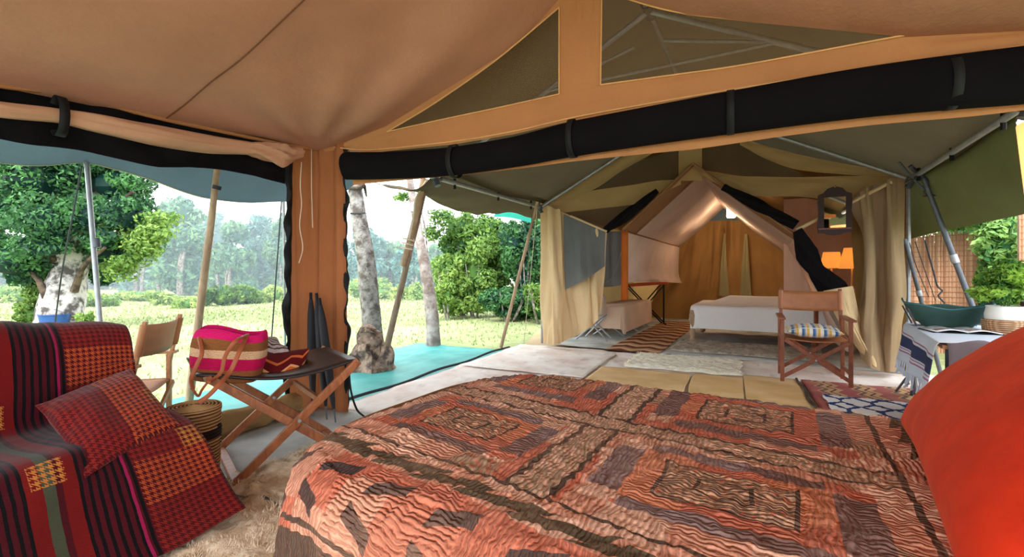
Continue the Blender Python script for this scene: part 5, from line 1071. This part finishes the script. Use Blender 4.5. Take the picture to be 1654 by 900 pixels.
mb = MB(); V = [mc+mu*x_+np.array([0, 0, y_])+mn*d_ for d_ in (-.02, .02) for x_, y_ in o1]; mb.add(V, [tuple(range(k)), tuple(range(2*k-1, k-1, -1))]+[(i, i+k, (i+1) % k+k, (i+1) % k) for i in range(k)]).build('frame', plain('dark_red_wood', C(48, 20, 14), .5, .3, 10, .3), mr, smooth=False)
m = Mat('mirror_glass', .02, 1); m.b.inputs['Metallic'].default_value = 1; gm = m.done((.92, .9, .86, 1))
V = [mc+mu*x_+np.array([0, 0, y_-.005])-mn*.0215 for x_, y_ in ((-.1, -.175), (.1, -.175), (.1, .165), (-.1, .165))]; MB().add(V, [(0, 1, 2, 3)]).build('mirror_glass', gm, mr, smooth=False)
MB().bar(mc-mu*.15-mn*.022+np.array([0, 0, -.005-.185]), mc+mu*.15-mn*.022+np.array([0, 0, -.19]), .006, .012).build('frame_molding', M['teakred'], mr)
MB().tube([mc+np.array([0, 0, .27])-mn*.023, mc+np.array([0, 0, .275])-mn*.03], .007, 8).build('screw', M['brass'], mr)
MB().tube([mc+np.array([0, 0, .27]), P(1350, 300, 5.3)], .004, 6).build('hanging_cord', M['ropedark'], mr)
# ================================================================ washbasin table on the right
TA, TB = np.array([3.58, 4.15, 0]), np.array([2.77, 2.96, 0]); te = np.array([.827, -.563, 0]); tw = 1.25; tz = .635; td = (TB-TA); tl = np.linalg.norm(td); td = td/tl
wt_ = thing('camp_table', 'long camp table on thin metal legs at right under a pale striped cloth', 'table', (TA+TB)/2+te*.6)
MB().box((TA+TB)/2+te*tw/2+np.array([0, 0, tz-.018]), (tw-.02, tl-.02, .025), np.array([te, -td, [0, 0, 1]]).T).build('tabletop', M['teaklt'], wt_)
for a in (TA+td*.06+te*.04, TB-td*.1+te*.05, TA+td*.1+te*(tw-.1), TB-td*.1+te*(tw-.1), ):
    MB().tube([a+np.array([0, 0, tz-.03]), a+np.array([0, 0, .0])], .014, 8).build('leg', M['metald'], wt_)
a = TA+td*.4+te*.03; MB().tube([a+np.array([0, 0, tz-.1]), P(1472, 640, 4.07)*np.array([1, 1, 0])], .014, 8).build('leg', M['metald'], wt_); MB().tube([P(1472, 600, 4.07), P(1446, 630, 4.2)*np.array([1, 1, 0])], .01, 8).build('strut', M['metald'], wt_)
m = Mat('striped_tablecloth', .9, .1, .15); x, y = m.uv(); yy = y+(m.noise(6, m.vec(x, y), 2)-.5)*.012
col = m.mix(between(yy, .10, .19), C(214, 222, 236), C(66, 74, 108)); 
for a, b_ in ((.075, .085), (.2, .208), (.222, .234)): col = m.mix(between(yy, a, b_), col, C(176, 120, 150))
m.bump((x*300).sin(), .2, .002); M['kikoy'] = m.done(col)
rows = []; uvr = []
for k, (o_, z_, w_) in enumerate([(-.75, .648, 0), (-.3, .648, 0), (-.03, .648, 0), (.015, .635, 0), (.03, .58, .4), (.045, .45, .9), (.06, .34, 1.2)]):
    rows.append([TA+td*tl*q_-te*(o_+w_*.02*math.sin(q_*15))+np.array([0, 0, z_-.03*w_*q_]) for q_ in np.linspace(-.005, 1.005, 40)]); uvr.append([(q_*tl, max(0, .648-z_)) for q_ in np.linspace(0, 1, 40)])
tc = thing('tablecloth', 'pale blue-white cloth with navy stripes and fringe over the washbasin table', 'tablecloth', (TA+TB)/2)
MB().grid(crom(np.array(rows), 40), crom(np.array(uvr), 40)).build('cloth', M['kikoy'], tc, angle=0, solid=.003)
rows2 = [[TA+td*tl*q_+te*(.74+k*.52)+np.array([0, 0, .649]) for q_ in (0, .5, 1)] for k in (0, 1)]
cloth('cloth', M['kikoy'], rows2, 6, 10, parent=tc, solid=.003)
mb = MB(); rs = np.random.RandomState(2); last = rows[-1]
for q_ in range(0, 40):
    a = np.array(last[q_]); mb.tube([a, a+np.array([rs.uniform(-.01, .01), 0, -.05]), a+np.array([rs.uniform(-.03, .03), rs.uniform(-.02, .02), -.11])], [.006, .005, .008], 5)
mb.build('fringe', M['kikoy'], tc, kind='stuff')
rows = [[TB+td*o_+te*q_+np.array([0, 0, z_]) for q_ in np.linspace(.03, tw, 8)] for o_, z_ in ((-.02, .655), (.02, .648), (.045, .55), (.03, .35), (.05, .2))]
cloth('grey_cloth', canvas('mauve_grey_cloth', C(128, 118, 128), .1), rows, 30, 50, .03, 9, 1.5, 13, True, solid=.004, label='plain mauve-grey cloth hanging over the front of the washbasin table', cat='cloth')
tk = thing('storage_box', 'blue-grey storage box on the floor under the washbasin table', 'box', (TA+TB)/2+te*.5+td*.1); cbx = (TA+TB)/2+te*.5+td*.1
MB().box(cbx+np.array([0, 0, .15]), (.5, .7, .28), np.array([te, -td, [0, 0, 1]]).T).build('body', plain('blue_grey_plastic', C(140, 156, 180), .5), tk, bevel=.02)
MB().box(cbx+np.array([0, 0, .305]), (.52, .72, .03), np.array([te, -td, [0, 0, 1]]).T).build('lid', plain('pale_blue_plastic', C(160, 186, 214), .5), tk, bevel=.01)
# green canvas basin
bc = np.array([3.60, 3.80, .655]); wb_ = thing('washbasin', 'dark green canvas washbasin with peaked ends on the striped tablecloth', 'basin', bc)
rows = []
for w_, d_, z_, pk in ((.12, .09, .0, 0), (.15, .11, .0, 0), (.20, .13, .06, .0), (.25, .15, .12, .01), (.275, .155, .155, .04), (.272, .150, .158, .04), (.24, .135, .10, .01), (.19, .11, .03, 0), (.02, .02, .02, 0)):
    r_ = []
    for a in np.linspace(0, 2*pi, 48, endpoint=False):
        cs, sn = math.cos(a), math.sin(a); sq = (abs(cs)**3.5+abs(sn)**3.5)**(-1/3.5); r_.append(bc+te*cs*sq*w_-td*sn*sq*d_+np.array([0, 0, z_+pk*abs(cs)**3*1.4+pk*.3*math.sin(a*5)]))
    rows.append(r_)
gcv = plain('green_canvas_bowl', C(54, 84, 78), .6, .2, 14)
MB().grid(crom(np.array(rows), 44), closed=True).build('bowl', gcv, wb_)
rim = crom(np.array([rows[4][i] for i in range(0, 48, 2)]+[rows[4][0]]), 80); MB().tube(rim, .007, 6, cap=False).build('rim', plain('teal_rim', C(66, 120, 128), .5), wb_)
MB().add(np.array([r_*np.array([1, 1, 0])+np.array([0, 0, bc[2]+.105]) for r_ in rows[6]]), [tuple(range(48))]).build('liner_dish', M['metal'], wb_)
for s_ in (-1, 1):
    for q_ in (-1, 1): MB().tube([bc+te*s_*.2-td*q_*.12+np.array([0, 0, .0]), bc+te*s_*.26-td*q_*.15+np.array([0, 0, .15])], .007, 6).build('support_rod', M['metald'], wb_)
# open magazine
mgc = np.array([3.375, 3.46, .655]); mg = thing('magazine', 'open magazine with dark photo pages in front of the green washbasin', 'magazine', mgc)
ma = math.radians(-22); mx_, my_ = np.array(unit(ma)), np.array(unit(ma+pi/2))
m = Mat('magazine_page', .35, .5); x, y = m.uv(); ph = between(x, .02, .17)*between(y, .03, .12); n = m.voronoi(28, m.vec(x, y))
m2 = between((x*14).fract(), .1, .9)*((y*60).fract().gt(.5))*between(y, .14, .22); col = m.mix(ph, C(228, 228, 232), m.mix(n.ramp(.2, .6), C(30, 34, 46), C(150, 120, 110))); col = m.mix(m2*between(x, .02, .17), col, C(110, 110, 118)); M['page'] = m.done(col)
for s_ in (-1, 1):
    Pt = np.array([[mgc+mx_*s_*q_*.19+my_*(r_-.5)*.26+np.array([0, 0, .004+.016*math.sin(min(1, q_*1.1)*pi)]) for q_ in np.linspace(0, 1, 14)] for r_ in (0, .5, 1)])
    uv = np.array([[(q_*.19, r_*.26) for q_ in np.linspace(0, 1, 14)] for r_ in (0, .5, 1)]); MB().grid(Pt, uv).build('page', M['page'], mg, solid=.006)
MB().box(mgc+np.array([0, 0, -.001]), (.40, .28, .004), np.array([mx_, my_, [0, 0, 1]]).T).build('cover', M['zip'], mg)
# potted plant in basket
pc_ = np.array([3.66, 3.40, .65]); pp_ = thing('potted_plant', 'bushy green plant in a white pot standing in a wicker basket', 'plant', pc_)
MB().lathe([(.001, .02), (.095, .02), (.108, .08), (.112, .14), (.102, .185), (.106, .2), (.095, .2), (.09, .17), (.001, .2)], pc_, 28).build('pot', M['white'], pp_)
m = Mat('wicker', .8, .2); x, y, z = m.coord(); h = (z*420).sin()*.6+((x+y)*300).sin()*.4; m.bump(h, .8, .004); M['wicker'] = m.done(m.mix(h.ramp(-.4, .6), C(140, 100, 70), C(206, 168, 134)))
MB().lathe([(.001, 0), (.118, 0), (.124, .03), (.126, .05), (.128, .08), (.125, .10), (.117, .102), (.114, .02), (.001, .015)], pc_, 32).build('wicker_basket', M['wicker'], pp_)
leafcloud([(pc_+np.array([.02, 0, .36]), (.15, .15, .12)), (pc_+np.array([-.07, 0, .28]), (.12, .12, .06)), (pc_+np.array([.1, 0, .28]), (.12, .12, .08)), (pc_+np.array([.06, .02, .46]), (.08, .08, .09))], 3600, .024, 300, 14, .45, core=False).build('leaves', leafmat('plant_leaf', C(36, 96, 40), C(170, 210, 80)), pp_, smooth=False, kind='stuff')
for k in range(7): a = k*.9; MB().tube([pc_+np.array([.02*math.cos(a), .02*math.sin(a), .2]), pc_+np.array([.08*math.cos(a), .08*math.sin(a), .33]), pc_+np.array([.12*math.cos(a), .12*math.sin(a), .42])], [.005, .004, .003], 5, smooth=8).build('stem', M['leaf_mid'], pp_)
# dark chest with lamp at the right picture edge
ch = thing('tall_chest', 'dark wooden chest at the right picture edge behind the red pillow', 'cabinet', (2.82, 2.25, 0)); cm_ = Tm
cc0 = np.array([2.76, 2.30, 0]); cc0 = np.array([2.98, 2.22, 0])
dkw = plain('dark_wood', C(52, 34, 26), .45, .3, 8, .4)
MB().box(cc0+np.array([0, 0, .47]), (.5, .42, .86), Tm).build('body', dkw, ch, bevel=.006); MB().box(cc0+np.array([0, 0, .925]), (.56, .48, .03), Tm).build('top', dkw, ch, bevel=.006)
for k in range(3):
    dr = MB().box(cc0-T1.v*.213+np.array([0, 0, .2+.26*k]), (.44, .012, .22), Tm).build('drawer', dkw, ch, bevel=.003); MB().tube([cc0-T1.v*.218+np.array([0, 0, .2+.26*k]), cc0-T1.v*.24+np.array([0, 0, .2+.26*k])], .014, 10).build('knob', M['brass'], dr)
lamp('table_lamp', 'cream-shaded lamp on the dark chest at the right picture edge', cc0+np.array([-.21, .03, .94]), 1.50, .20, .17, .36, glow('lit_cream_shade', C(255, 200, 140), .6, C(240, 214, 170)), 1, watt=10)
